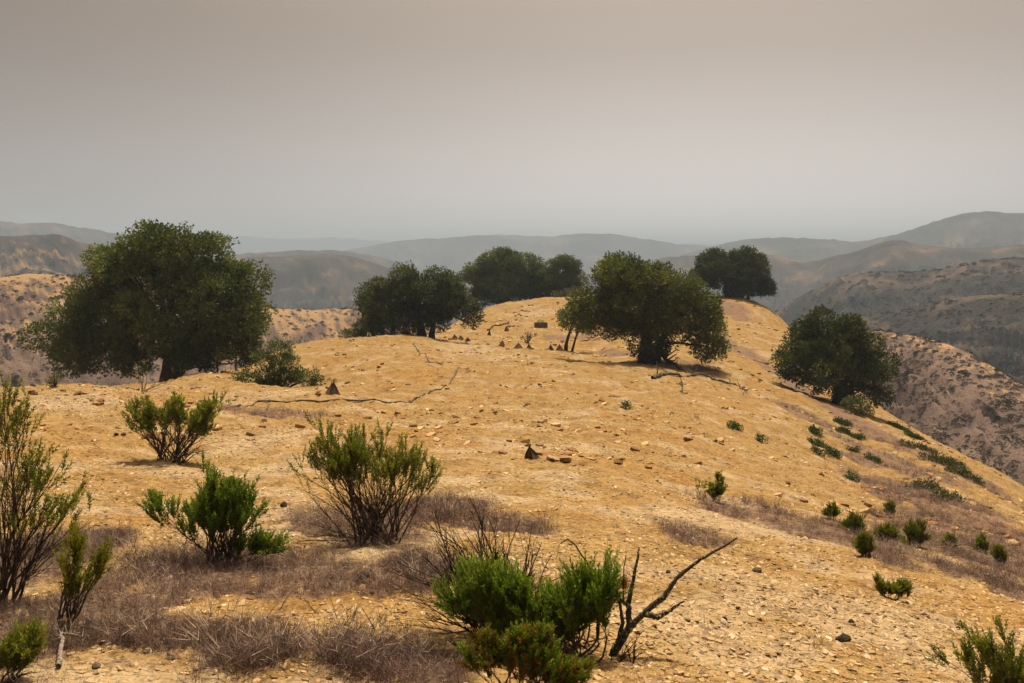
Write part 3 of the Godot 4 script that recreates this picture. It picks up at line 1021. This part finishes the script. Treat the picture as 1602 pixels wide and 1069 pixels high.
# ---------------------------------------------------------------- scene
func _ready():
	for q in [[nz_a, 1, 4], [nz_b, 2, 3], [nz_c, 3, 4], [nz_r, 4, 3], [nz_w, 5, 2]]:
		q[0].seed = q[1]
		q[0].noise_type = FastNoiseLite.TYPE_SIMPLEX_SMOOTH
		q[0].frequency = 1.0
		q[0].fractal_octaves = q[2]
	for d in TD: LD.append(log(d))

	# camera
	var cam := Camera3D.new()
	add_child(cam)
	cam.position = Vector3(0, EYE, 0)
	var near := 0.1
	cam.set_frustum(near * 1069.0 / F, Vector2(0, -near * (534.5 - HOR) / F), near, 30000.0)
	cam.current = true

	# sky and air
	var sun_el := deg_to_rad(66.0)
	var sun_az := deg_to_rad(12.0)
	var sun_dir := Vector3(sin(sun_az) * cos(sun_el), sin(sun_el), -cos(sun_az) * cos(sun_el))
	var img := Image.create(512, 256, false, Image.FORMAT_RGBF)
	for yy in 256:
		var el := PI * 0.5 - PI * (yy + 0.5) / 256.0
		for xx in 512:
			var az := TAU * (xx + 0.5) / 512.0
			var v := Vector3(sin(az) * cos(el), sin(el), -cos(az) * cos(el))
			var up := clampf(sin(el), 0.0, 1.0)
			var side := absf(wrapf(az - sun_az, -PI, PI)) / deg_to_rad(29.0)
			var fwd := 0.45 + 0.55 * exp(-side * side)
			var c := Color(0.60, 0.575, 0.555).lerp(Color(0.275, 0.255, 0.24), smoothstep(0.02, 0.24, up)) * fwd
			var ang := rad_to_deg(acos(clampf(v.dot(sun_dir), -1, 1)))
			c += Color(1.0, 0.68, 0.44) * 8.8 * exp(-ang / 14.0)
			var layer := nz_a.get_noise_2d(el * 14.0, cos(az) * 1.2) + 0.5 * nz_b.get_noise_2d(el * 40.0, sin(az) * 1.5)
			c *= 1.0 + 0.022 * layer
			img.set_pixel(xx, yy, Color(c.r, c.g, c.b))
	var pano := PanoramaSkyMaterial.new()
	pano.panorama = ImageTexture.create_from_image(img)
	var sky := Sky.new()
	sky.sky_material = pano
	var env := Environment.new()
	env.background_mode = Environment.BG_SKY
	env.sky = sky
	env.tonemap_mode = Environment.TONE_MAPPER_LINEAR
	env.tonemap_exposure = 1.12
	env.fog_enabled = true
	env.fog_density = 0.00042
	env.fog_light_color = Color(0.78, 0.885, 1.0)
	env.sdfgi_enabled = true
	env.ssao_enabled = true
	env.ssil_enabled = true
	var we := WorldEnvironment.new()
	we.environment = env
	add_child(we)
	var sun := DirectionalLight3D.new()
	add_child(sun)
	sun.look_at_from_position(sun_dir * 100.0, Vector3.ZERO, Vector3(1, 0, 0))
	sun.light_energy = 1.6
	sun.light_color = Color(1.0, 0.92, 0.80)
	sun.light_angular_distance = 4.0
	sun.shadow_enabled = true

	make_materials()
	make_small()
	for q in [[60, 870, 130, 60], [300, 900, 160, 55], [150, 950, 170, 32], [480, 900, 110, 35], [560, 820, 160, 32], [700, 800, 90, 28], [790, 825, 75, 14], [640, 900, 90, 40], [420, 1030, 80, 25], [600, 1040, 150, 40], [260, 985, 200, 25], [60, 1010, 50, 25],
		[1080, 835, 60, 14], [1150, 800, 80, 14], [1230, 812, 90, 18], [1320, 835, 110, 22], [1450, 850, 120, 22], [1560, 880, 110, 25], [1480, 890, 60, 14], [1600, 930, 80, 20], [1500, 795, 110, 40], [1565, 850, 90, 45], [1420, 765, 60, 25], [1350, 722, 60, 11], [1480, 835, 120, 18], [1590, 790, 60, 40], [1240, 640, 50, 6],
		[1400, 730, 70, 25], [1470, 780, 80, 25], [1330, 690, 40, 10], [1540, 820, 80, 25], [1270, 655, 60, 8], [1085, 575, 50, 8], [1120, 590, 45, 4], [960, 553, 40, 8], [1140, 485, 42, 14], [880, 462, 25, 6], [420, 650, 90, 7], [940, 520, 40, 5], [890, 530, 60, 4]]:
		add_patch(patches, q[0], q[1], q[2], q[3])
	for q in [[830, 700, 90, 10], [870, 745, 60, 16], [900, 770, 45, 12], [780, 690, 60, 8], [735, 545, 60, 10], [790, 560, 55, 6], [400, 690, 90, 20], [120, 630, 90, 18], [1300, 950, 200, 40], [1150, 1010, 160, 40], [440, 612, 70, 6], [560, 640, 60, 6], [830, 490, 60, 6]]:
		add_patch(pale, q[0], q[1], q[2], q[3])
	build_land()
	var base := part("valley_floor", plane(26000.0, -215.0), M.hill, self)
	tag(base, "low brush land under the hills", "ground", "", "structure")
	trees()
	small_things()
	scatter_ground()
	scatter_brush()

func plane(size: float, y: float) -> ArrayMesh:
	var b := Buf.new()
	var h := size * 0.5
	b.quad(Vector3(-h, y, -h), Vector3(h, y, -h), Vector3(h, y, h), Vector3(-h, y, h), Color(0.14, 0.115, 0.095))
	return b.mesh()

func trees():
	oak("biggest oak, broad dark crown at the far left of the ridge", 265, 46.0, [[275, 405, 85, 52], [235, 425, 85, 58], [330, 455, 80, 50], [180, 480, 75, 50], [115, 515, 54, 46], [370, 500, 48, 52], [270, 490, 110, 60], [170, 555, 70, 32], [340, 545, 70, 34], [240, 380, 35, 24], [125, 560, 42, 22]], [[265, 258, 480, 0.34], [272, 320, 500, 0.2]], 11, {"limbs": 9})
	oak("round headed oak with two crowns just behind the sand mound", 668, 64.0, [[625, 455, 42, 34], [600, 480, 36, 36], [680, 465, 46, 38], [720, 492, 32, 26], [645, 495, 60, 26], [690, 437, 20, 15], [600, 505, 36, 16], [700, 500, 40, 16], [640, 433, 24, 14]], [[660, 650, 470, 0.26], [675, 690, 475, 0.2]], 12, {"col": Color(0.055, 0.078, 0.028), "col2": Color(0.095, 0.112, 0.034), "limbs": 7})
	oak("tall oak on the far crest, left of its thinner neighbours", 782, 112.0, [[785, 408, 30, 20], [757, 430, 30, 17], [800, 428, 30, 22], [780, 448, 40, 18], [752, 460, 22, 16], [795, 462, 34, 14]], [[782, 783, 430, 0.3], [790, 805, 445, 0.2]], 13, {"lobe": 0.75, "csize": 1.25, "dens": 0.8, "limbs": 6})
	oak("slender oak between the tall crest oak and the spreading one", 834, 114.0, [[832, 412, 18, 12], [838, 432, 22, 16], [828, 452, 22, 16], [850, 450, 20, 14]], [[834, 834, 430, 0.2]], 14, {"lobe": 0.7, "csize": 1.25, "dens": 0.75, "limbs": 6})
	oak("spreading oak on the far crest, right of the slender one", 872, 113.0, [[878, 420, 25, 16], [862, 440, 22, 16], [892, 438, 20, 16], [880, 452, 30, 12], [905, 450, 12, 10]], [[872, 876, 440, 0.22]], 15, {"lobe": 0.7, "csize": 1.25, "dens": 0.75, "limbs": 6})
	oak("leaning oak with low sweeping boughs in the middle of the ridge", 1015, 51.0, [[985, 440, 62, 30], [1040, 447, 60, 34], [935, 480, 44, 32], [1000, 480, 80, 34], [1080, 490, 42, 40], [1105, 525, 27, 30], [1118, 548, 18, 14], [905, 495, 26, 14], [960, 512, 46, 18], [1045, 515, 40, 22], [1018, 538, 13, 22, 0.2]], [[1012, 1005, 480, 0.36], [1026, 1050, 500, 0.2]], 16, {"limbs": 9, "col2": Color(0.165, 0.178, 0.045)})
	oak("small bent oak at the left tip of the leaning oak's boughs", 887, 58.0, [[890, 497, 16, 12], [905, 490, 16, 14], [912, 503, 14, 9]], [[886, 896, 500, 0.11], [893, 908, 502, 0.07]], 17, {"lobe": 0.4, "csize": 0.8, "limbs": 4})
	oak("dome shaped dark oak alone on the farthest sand crest", 1150, 104.0, [[1120, 418, 32, 24], [1150, 412, 36, 20], [1178, 428, 26, 28], [1145, 430, 52, 20], [1190, 452, 15, 20], [1165, 458, 28, 16], [1102, 432, 16, 10]], [[1140, 1136, 430, 0.24], [1160, 1162, 440, 0.26], [1170, 1175, 445, 0.16]], 18, {"lobe": 0.75, "csize": 1.25, "col": Color(0.052, 0.070, 0.028), "col2": Color(0.080, 0.095, 0.032), "limbs": 5})
	oak("dense oak hugging the right edge of the sand slope", 1310, 51.0, [[1290, 515, 42, 26], [1285, 545, 56, 32], [1330, 540, 40, 34], [1300, 575, 72, 34], [1245, 568, 30, 14], [1355, 585, 36, 42], [1345, 615, 44, 24], [1300, 600, 32, 18]], [[1310, 1300, 560, 0.28]], 19, {"col": Color(0.058, 0.080, 0.026), "col2": Color(0.105, 0.122, 0.034), "dens": 1.1, "limbs": 7})
	bush("open branched green bush right of the biggest oak", spot(432, 36.5), [[5, 62, 22, 18], [-20, 48, 22, 14], [12, 40, 26, 16], [-45, 18, 24, 12], [5, 20, 36, 14], [45, 20, 26, 12], [62, 12, 14, 9], [-10, 8, 30, 9]], 31, {"csize": 0.55, "n": 60.0, "col2": Color(0.11, 0.14, 0.035)})
	bush("low green bush at the left foot of the round headed oak", spot(566, 63.0), [[-15, 5, 20, 10], [10, 10, 24, 13], [0, 20, 14, 8]], 32, {"csize": 0.75, "n": 60.0})
	bush("paler olive bush in front of the right edge oak", spot(1341, 47.5), [[0, 12, 20, 16], [-12, 18, 12, 10], [14, 4, 12, 10]], 33, {"csize": 0.55, "n": 50.0, "col": Color(0.085, 0.105, 0.035), "col2": Color(0.13, 0.145, 0.05)})
	bush("grey green low brush on the far crest below the spreading oak", spot(890, 108.0), [[-12, 4, 16, 6], [12, 8, 20, 9]], 34, {"csize": 1.0, "n": 50.0, "col": Color(0.10, 0.10, 0.055), "col2": Color(0.13, 0.115, 0.06)})
	bush("yellowish bush at the left lip below the biggest oak", at(85, 606), [[0, 12, 10, 10], [-6, 4, 12, 6]], 35, {"csize": 0.35, "n": 30.0, "col": Color(0.11, 0.12, 0.035), "col2": Color(0.16, 0.15, 0.05)})

func small_things():
	# foreground shrubs
	shrub("fan shaped green shrub alone on the upper left sand", 268, 722, [[-45, 95, 32, 40], [0, 105, 36, 45], [45, 95, 35, 45], [72, 75, 18, 40]], 41, {"stems": 46, "side": 9, "per": 2, "low": 0.52, "size": 1.2, "rad": 0.009, "foot": 0.16})
	shrub("bright green shrub with a long side arm in the dry grass", 345, 885, [[10, 160, 35, 60], [55, 125, 30, 60], [-20, 115, 40, 50], [-105, 95, 16, 30], [80, 40, 16, 14]], 42, {"stems": 40, "side": 8, "per": 3, "low": 0.5, "rad": 0.006, "foot": 0.10, "col": Color(0.115, 0.190, 0.036), "col2": Color(0.22, 0.275, 0.06)})
	shrub("tall wispy shrub with two green plumes left of centre", 592, 848, [[-90, 170, 38, 60], [-10, 175, 46, 60], [45, 165, 34, 60], [80, 130, 20, 60]], 43, {"stems": 52, "side": 8, "per": 2, "low": 0.6, "rad": 0.007, "foot": 0.16})
	shrub("dry arching twigs at the left foot of the wispy shrub", 575, 845, [[-95, 45, 30, 40], [-60, 55, 30, 40], [-20, 60, 40, 50]], 44, {"name": "dead_shrub", "cat": "dead shrub", "stems": 12, "side": 6, "leafy": 0.0, "sprawl": true, "bark": Color(0.12, 0.095, 0.06), "rad": 0.008})
	shrub("tall sparse shrub reaching up at the left edge of the picture", 5, 960, [[10, 400, 50, 70], [95, 260, 45, 90], [125, 225, 32, 90], [40, 310, 60, 60], [-50, 300, 40, 60], [70, 180, 60, 70]], 45, {"stems": 22, "side": 12, "twigs": 4, "per": 2, "leafy": 0.3, "sag": 0.2, "low": 0.62, "rad": 0.007, "foot": 0.06, "d": 5.6})
	shrub("yellow green small shrub by the tall sparse one", 105, 985, [[20, 140, 40, 40], [45, 110, 24, 50], [10, 100, 40, 40]], 46, {"stems": 12, "side": 6, "per": 3, "low": 0.6, "rad": 0.006, "col": Color(0.16, 0.165, 0.02), "col2": Color(0.25, 0.22, 0.03), "size": 0.8})
	shrub("green leafy shrub cut off by the lower left corner", 10, 1090, [[0, 80, 40, 50], [35, 90, 20, 50]], 47, {"stems": 18, "side": 6, "per": 4, "low": 0.3, "d": 4.3, "rad": 0.005, "size": 0.8})
	shrub("thick bright green shrub at the bottom centre", 870, 1066, [[-135, 150, 36, 60], [-90, 145, 40, 70], [-30, 140, 40, 80], [30, 150, 34, 100], [68, 155, 20, 130], [-60, 90, 60, 70], [30, 90, 60, 60]], 48, {"stems": 70, "side": 9, "per": 4, "low": 0.42, "rad": 0.006, "foot": 0.18, "sag": 0.75, "d": 4.9, "size": 0.85, "col": Color(0.105, 0.180, 0.030), "col2": Color(0.23, 0.28, 0.05), "tall": 1.5, "depth": 0.5})
	shrub("half browned low shrub in front of the bottom centre shrub", 830, 1100, [[-70, 110, 28, 50], [-10, 100, 34, 60], [30, 90, 26, 50], [70, 40, 30, 30]], 49, {"stems": 34, "side": 8, "per": 4, "low": 0.35, "rad": 0.004, "foot": 0.12, "sag": 0.7, "d": 4.25, "size": 0.75, "dead": 0.4, "col": Color(0.13, 0.20, 0.03), "col2": Color(0.22, 0.26, 0.05), "depth": 0.4})
	shrub("bare black twigged shrub left of the bottom centre shrub", 780, 1040, [[-150, 190, 36, 90], [-110, 235, 40, 80], [-60, 255, 50, 70], [0, 245, 60, 70], [60, 225, 50, 70], [-130, 130, 40, 60]], 50, {"name": "dead_shrub", "cat": "dead shrub", "stems": 64, "side": 9, "twigs": 4, "leafy": 0.0, "bark": Color(0.055, 0.042, 0.036), "rad": 0.006, "d": 5.2, "foot": 0.1})
	shrub("bare dark twig fan at the right foot of the lichen branch", 975, 1062, [[40, 70, 20, 50], [20, 90, 25, 40], [-5, 70, 20, 40]], 51, {"name": "dead_shrub", "cat": "dead shrub", "stems": 16, "side": 6, "leafy": 0.0, "bark": Color(0.06, 0.045, 0.035), "rad": 0.004, "d": 4.8})
	shrub("sparse shrub in the lower right corner", 1590, 1085, [[-60, 85, 24, 30], [-20, 120, 40, 60], [10, 100, 40, 60], [-75, 70, 18, 24]], 52, {"stems": 16, "side": 7, "per": 3, "leafy": 0.5, "low": 0.4, "rad": 0.005, "d": 4.5, "size": 0.8})
	shrub("small bright green tuft alone on the right gravel", 1395, 938, [[0, 26, 26, 20], [20, 18, 14, 16], [-22, 20, 10, 16]], 53, {"stems": 14, "side": 6, "per": 4, "low": 0.2, "rad": 0.003, "size": 0.6})
	shrub("dry brown twiggy one of the pair of tiny bushes on open sand", 1098, 782, [[0, 26, 14, 20]], 54, {"name": "dead_shrub", "cat": "dead shrub", "stems": 14, "side": 5, "leafy": 0.15, "per": 1, "rad": 0.004, "bark": Color(0.14, 0.09, 0.065)})
	shrub("green one of the pair of tiny bushes on open sand", 1121, 785, [[2, 36, 9, 22], [-4, 24, 8, 16]], 55, {"stems": 14, "side": 6, "per": 3, "low": 0.25, "rad": 0.004, "size": 0.8})
	for q in [[1355, 870, 26, 34, "small upright green shrub in front of the right gully grass"], [1300, 812, 26, 24, "leftmost green shrub in the right gully"], [1340, 835, 44, 40, "bushy green shrub under the rusty bank in the right gully"], [1392, 806, 18, 24, "rounded olive shrub highest in the right gully"], [1430, 852, 54, 44, "largest dark green shrub in the right gully"], [1385, 848, 40, 26, "low green shrub left of the largest gully shrub"], [1487, 862, 20, 20, "small green shrub right of the largest gully shrub"], [1535, 862, 18, 26, "thin green shrub near the right edge grass"], [1563, 884, 22, 28, "pale leggy shrub nearest the right edge"]]:
		shrub(q[4], q[0], q[1], [[0, q[3] * 0.9, q[2] * 0.34, q[3] * 0.6], [q[2] * 0.25, q[3] * 0.6, q[2] * 0.25, q[3] * 0.5], [-q[2] * 0.25, q[3] * 0.6, q[2] * 0.25, q[3] * 0.5]], 60 + int(q[0]), {"stems": 30, "side": 6, "per": 2, "low": 0.12, "rad": 0.004, "size": 0.62, "group": "shrubs in the right gully", "col": Color(0.125, 0.15, 0.035), "col2": Color(0.23, 0.22, 0.06), "foot": 0.05})
	shrub("thin bare stems poking up before the upper left shrub", 222, 600, [[0, 36, 16, 24], [60, 30, 14, 20]], 57, {"name": "dead_shrub", "cat": "dead shrub", "stems": 12, "side": 5, "leafy": 0.1, "per": 1, "bark": Color(0.16, 0.12, 0.085), "rad": 0.007, "d": 25.0})
	# green mats on the right slope
	var mats := [[1148, 664, 11, 5, "lone green mat plant high on the open slope"], [980, 637, 6, 5, "tiny green plant on the middle of the slope"], [1276, 676, 12, 7, "mat plant uppermost of the left trio"], [1274, 690, 11, 5, "mat plant in the middle of the left trio"], [1284, 697, 10, 6, "mat plant lowest of the left trio"], [1318, 660, 14, 6, "mat plant below the olive bush"], [1321, 678, 12, 7, "mat plant left of a close pair"], [1343, 683, 10, 6, "mat plant right of a close pair"], [1281, 708, 10, 6, "round mat plant below the left trio"], [1303, 709, 12, 8, "mat plant next to the round one below the trio"], [1335, 703, 9, 6, "small mat plant between pair and slope edge"], [1366, 716, 11, 7, "mat plant alone toward the slope edge"], [1333, 750, 11, 6, "mat plant lowest on the slope, over the grass tongue"], [1193, 690, 9, 4, "thin flat mat plant on the open slope"], [1405, 667, 18, 8, "wide mat plant just right of the edge oak"], [1433, 683, 17, 8, "wide mat plant on the slope rim"]]
	for q in mats:
		bush(q[4], at(q[0], q[1] + 3), [[0, q[3] * 0.5, q[2], q[3] * 0.9]], int(q[0]), {"name": "mat_plant", "cat": "plant", "hug": true, "csize": 0.42, "n": 110.0, "group": "green mats on the right slope", "col": Color(0.045, 0.085, 0.022), "col2": Color(0.075, 0.115, 0.03), "stems": 1})
	for q in [[1440, 705, 34, 10, "long green mat below the slope rim"], [1475, 725, 34, 12, "green mat in the middle of the right rim growth"], [1510, 745, 30, 12, "lowest green mat on the right rim"], [1445, 765, 24, 14, "bushy olive mat under the right rim"], [1480, 780, 24, 10, "olive mat beside the lowest rim growth"]]:
		bush(q[4], at(q[0], q[1]), [[0, 3, q[2], q[3]], [q[2] * 0.4, 2, q[2] * 0.6, q[3] * 0.8]], int(q[0]), {"name": "mat_plant", "cat": "plant", "hug": true, "csize": 0.5, "n": 40.0, "group": "green mats on the right slope", "col": Color(0.060, 0.080, 0.022), "col2": Color(0.10, 0.11, 0.035), "stems": 1})
	bush("dark leafed seedling among the pyramid guards", at(825, 536), [[0, 12, 6, 6], [-6, 7, 6, 3], [5, 8, 6, 3], [0, 4, 4, 3]], 36, {"name": "seedling", "cat": "plant", "csize": 0.5, "n": 26.0, "col": Color(0.05, 0.062, 0.03), "col2": Color(0.07, 0.08, 0.03)})
	# plant guards
	guard("large brown pyramid guard with a sprouting top", 521, 616, 23, 17, 0.5)
	guard("tilted brown pyramid guard alone on the open slope", 832, 718, 24, 20, 0.9, 0.28)
	for q in [[765, 525, 8, 9, "pyramid guard at the foot of the curved branch"], [793, 519, 8, 7, "pyramid guard farthest up the slope"], [785, 540, 10, 8, "pyramid guard half sunk behind the pale gravel"], [811, 544, 11, 8, "squat pyramid guard left of the seedling's front guard"], [828, 546, 10, 9, "pyramid guard in front of the seedling"], [862, 548, 11, 10, "darker one of the pair of pyramid guards"], [876, 548, 12, 9, "lighter right one of the pair of pyramid guards"], [712, 532, 9, 7, "leftmost of three pyramid guards on the mound"], [721, 532, 9, 7, "middle one of three pyramid guards on the mound"], [732, 534, 9, 6, "rightmost of three pyramid guards on the mound"]]:
		guard(q[4], q[0], q[1], q[2], q[3], q[0] * 0.7)
	bush("green sprout poking out of the large pyramid guard", at(521, 616) + Vector3(0, 0.33, 0), [[-4, 1, 5, 3], [4, 2, 4, 3]], 37, {"name": "sprout", "cat": "plant", "csize": 0.22, "n": 14.0, "stems": 1})
	planter("low grey planting frame with a small green plant", 846, 511)
	# hose and branches
	lying("irrigation_hose", "long black hose curving over the sand below the mound", "hose", [[362, 637], [400, 633], [430, 629], [480, 626], [520, 626], [560, 629], [610, 631], [645, 626], [672, 616], [694, 606], [706, 594], [718, 576]], 0.024, 0.024, M.hose, Color.WHITE, 3, {"part": "hose", "step": 0.4})
	lying("irrigation_hose", "short black hose coming down from the sand mound", "hose", [[646, 536], [655, 550], [668, 561], [682, 567], [692, 571]], 0.024, 0.022, M.hose, Color.WHITE, 4, {"part": "hose", "step": 0.4})
	lying("fallen_branch", "long gnarled grey dead branch below the leaning oak", "branch", [[1020, 592], [1040, 589], [1065, 590], [1090, 588], [1110, 592], [1128, 597], [1150, 603], [1170, 611]], 0.075, 0.04, M.bark, Color(0.20, 0.165, 0.13), 5, {"rough": 0.4, "wob": 0.06, "twigs": 14, "tl": 0.7})
	lying("fallen_branch", "dark root like branch at the right foot of the leaning oak", "branch", [[1026, 560], [1040, 570], [1055, 576], [1074, 583]], 0.16, 0.04, M.bark, Color(0.06, 0.05, 0.04), 6, {"rough": 0.25, "wob": 0.05, "twigs": 8, "tl": 0.9, "lift": 0.25})
	lying("fallen_branch", "curved dead branch on the slope behind the pyramid guards", "branch", [[763, 519], [772, 512], [785, 508], [800, 505]], 0.07, 0.05, M.bark, Color(0.12, 0.09, 0.065), 7, {"rough": 0.2, "wob": 0.03, "twigs": 3})
	lying("fallen_branch", "pale dead boughs under the small bent oak", "branch", [[915, 534], [940, 530], [965, 528], [990, 535]], 0.05, 0.03, M.bark, Color(0.20, 0.155, 0.11), 8, {"rough": 0.2, "wob": 0.08, "twigs": 10, "tl": 1.0, "lift": 0.2})
	lying("fallen_branch", "forked dead twig on the sand below the gnarled branch", "branch", [[1064, 600], [1068, 608], [1066, 614], [1075, 617]], 0.04, 0.02, M.bark, Color(0.14, 0.11, 0.09), 9, {"rough": 0.2, "wob": 0.04, "twigs": 5, "tl": 0.5})
	lying("fallen_branch", "dark branch on the sand left of the right edge oak", "branch", [[1222, 586], [1240, 592], [1258, 599]], 0.09, 0.05, M.bark, Color(0.10, 0.08, 0.06), 10, {"rough": 0.25, "wob": 0.04, "twigs": 4})
	lying("bleached_branch", "bleached white dead branch lying at the lower left", "branch", [[92, 1046], [98, 1030], [92, 1016], [112, 1010], [130, 1003], [143, 993]], 0.013, 0.003, M.bark, Color(0.42, 0.37, 0.32), 11, {"rough": 0.15, "wob": 0.004, "twigs": 5, "tl": 0.16, "lift": 0.07, "step": 0.03})
	# leaning lichen branch
	lichen_branch()
	fence()
	# rocks
	for q in [[1318, 1004, 27, 12, 0.16, "flat dark brown rock alone on the right gravel"], [413, 658, 12, 7, 0.2, "grey stone on the upper left gravel"], [517, 905, 18, 9, 0.3, "left one of two stones by the wispy shrub"], [568, 903, 26, 12, 0.22, "right one of two stones by the wispy shrub"], [265, 1032, 18, 8, 0.42, "pale grey flat stone in the lower left gravel"], [230, 1022, 14, 7, 0.52, "cream stone left of the pale grey one"], [316, 1022, 14, 8, 0.52, "cream stone right of the pale grey one"], [150, 1048, 16, 9, 0.5, "tan slab beside the bleached branch"], [418, 974, 22, 9, 0.48, "cream slab in the dry grass"], [194, 1008, 34, 14, 0.10, "dark rotten wood like rock near the bleached branch"], [181, 680, 9, 5, 0.12, "dark stone left of the upper left shrub"], [193, 682, 10, 5, 0.2, "brown stone next to the dark stone by the upper left shrub"], [445, 795, 14, 9, 0.08, "dark stone right of the long armed shrub"], [1133, 972, 12, 8, 0.10, "dark clod below the lichen branch tip"], [1155, 955, 8, 5, 0.12, "small dark stone beside the clod on the right gravel"], [1332, 976, 12, 7, 0.14, "dark stone above the flat brown rock"], [1045, 898, 10, 6, 0.2, "brown stone right of the lichen branch"], [1185, 892, 18, 8, 0.28, "rusty stone on the gravel under the gully grass"], [864, 720, 10, 6, 0.14, "dark clod right of the tilted guard"], [1499, 984, 8, 6, 0.12, "small black stone on the far right gravel"]]:
		var w: float = q[4]
		rock(q[5], q[0], q[1], q[2], q[3], Color(w, w * 0.80, w * 0.58), int(q[0]))

func planter(label: String, px: float, py: float):
	var p := at(px, py)
	var s := -p.z / F
	var t := thing("planting_frame", p, label, "frame")
	var w := 20.0 * s * 0.5
	for k in 4:
		var b := Buf.new()
		var a := k * PI / 2
		var ax := Vector3(cos(a), 0, sin(a))
		var ay := Vector3(-ax.z, 0, ax.x)
		var c := ax * w
		var h := 6.0 * s
		var th := ax * 0.02
		var w2 := w - (0.0 if k % 2 == 0 else 0.03)
		var q0 := c - ay * w2 - Vector3(0, 0.1, 0)
		var q1 := c + ay * w2 - Vector3(0, 0.1, 0)
		var up := Vector3(0, h + 0.1, 0)
		b.quad(q0 + th, q1 + th, q1 + th + up, q0 + th + up)
		b.quad(q0 - th, q0 - th + up, q1 - th + up, q1 - th)
		b.quad(q0 + th + up, q1 + th + up, q1 - th + up, q0 - th + up)
		var m := part("board", b.mesh(), M.rock, t)
		m.material_override = M.frame_wood
	bush("small green plant growing in the grey planting frame", p, [[0, 6, 5, 4]], 38, {"name": "seedling", "cat": "plant", "csize": 0.5, "n": 30.0, "stems": 1})

func lichen_branch():
	var r := RandomNumberGenerator.new()
	r.seed = 71
	var base := spot(945, 4.9)
	var s := 4.9 / F
	var oy := HOR - (base.y - EYE) * F / 4.9
	var t := thing("lichen_branch", base, "thick lichen crusted dead branch slanting up right of the bottom shrub", "branch")
	var cc := Color(0.085, 0.078, 0.055)
	var bark_pts := []
	var lx := []; var lc := []
	for line in [[[[945, 1075], [962, 1020], [985, 985], [1010, 962], [1040, 940], [1065, 908], [1100, 882], [1135, 864], [1158, 850]], 0.023, 0.004, 0.0], [[[985, 985], [985, 950], [995, 910], [1003, 880], [1006, 872]], 0.016, 0.004, -0.1], [[[962, 1020], [975, 975], [970, 945], [960, 905]], 0.014, 0.003, 0.1], [[[1010, 962], [1030, 965], [1052, 952], [1068, 940]], 0.016, 0.004, 0.12], [[[985, 950], [970, 938], [958, 930], [952, 935]], 0.010, 0.003, 0.1], [[[935, 1000], [935, 930], [922, 890], [900, 860], [890, 856], [880, 866]], 0.008, 0.003, -0.1], [[[975, 945], [976, 915], [977, 890], [981, 872]], 0.005, 0.002, 0.05]]:
		var pts := []; var rad := []
		var n: int = line[0].size()
		for k in n:
			var q = line[0][k]
			pts.append(Vector3((q[0] - 945) * s, (oy - q[1]) * s, line[3] * k / n - 0.1 * k / n))
			rad.append(lerpf(line[1], line[2], k / float(n - 1)))
		var cv := Curve3D.new()
		for k in n:
			var tg: Vector3 = (pts[mini(k + 1, n - 1)] - pts[maxi(k - 1, 0)]) / 6.0
			cv.add_point(pts[k], -tg, tg)
		var sp := []; var sr := []
		var m := n * 5
		for k in m + 1:
			sp.append(cv.sample_baked(cv.get_baked_length() * k / m) + rdir(r) * line[1] * 0.15)
			sr.append(lerpf(line[1], line[2], k / float(m)))
		var b := Buf.new()
		b.tube(sp, sr, 8, cc, 0.2, r)
		part("limb", b.mesh(), M.bark, t)
		for k in int(12 * m * line[1] / 0.03):
			var i0 := r.randi_range(0, m)
			var dr := rdir(r)
			var sz: float = r.randf_range(0.25, 0.6) * sr[i0] + 0.0015
			lx.append(frame(dr, r.randf() * TAU, Vector3(sz, sz * 0.8, sz), sp[i0] + dr * sr[i0] * 0.9))
			lc.append((Color(0.25, 0.25, 0.175) if r.randf() < 0.55 else Color(0.07, 0.075, 0.045)) * r.randf_range(0.7, 1.3))
	joined("lichen", lump, M.straw, lx, lc, t)
	# rust coloured tuft caught on the twig
	var tx := []; var tc := []
	for k in 150:
		var dr := rdir(r)
		tx.append(frame(dr, r.randf() * TAU, Vector3(0.25, 0.30, 0.25) * r.randf_range(0.6, 1.0), dr * 0.006))
		tc.append(Color(0.33, 0.11, 0.025) * r.randf_range(0.6, 1.3))
	var o := joined("rust_tuft", sprig, M.sprig, tx, tc, self)
	o.position = base + Vector3(32 * s, (oy - 915) * s, -0.04)
	tag(o, "rust orange fuzzy tuft caught on a lichen branch twig", "tuft")

func fence():
	var pts := [[312, 588, 45.0], [340, 578, 47.0], [369, 568, 49.0]]
	var g := []
	for q in pts: g.append(spot(q[0], q[2]))
	var t := thing("rail_fence", g[0], "low rusty rail on short posts right of the biggest oak's trunk", "fence")
	for k in 3:
		var b := Buf.new()
		var p: Vector3 = g[k] - g[0]
		b.tube([p - Vector3(0, 0.3, 0), p + Vector3(0, 0.35, 0), p + Vector3(0.01, 0.62, 0)], [0.05, 0.045, 0.04], 7, Color(0.13, 0.085, 0.055))
		part("post", b.mesh(), M.bark, t)
	for k in 2:
		var b := Buf.new()
		var a: Vector3 = g[k] - g[0] + Vector3(0, 0.42, 0.05)
		var c: Vector3 = g[k + 1] - g[0] + Vector3(0, 0.42, 0.05)
		b.tube([a, a.lerp(c, 0.5) - Vector3(0, 0.03, 0), c], [0.045, 0.045, 0.045], 7, Color(0.12, 0.09, 0.06))
		part("rail", b.mesh(), M.bark, t)
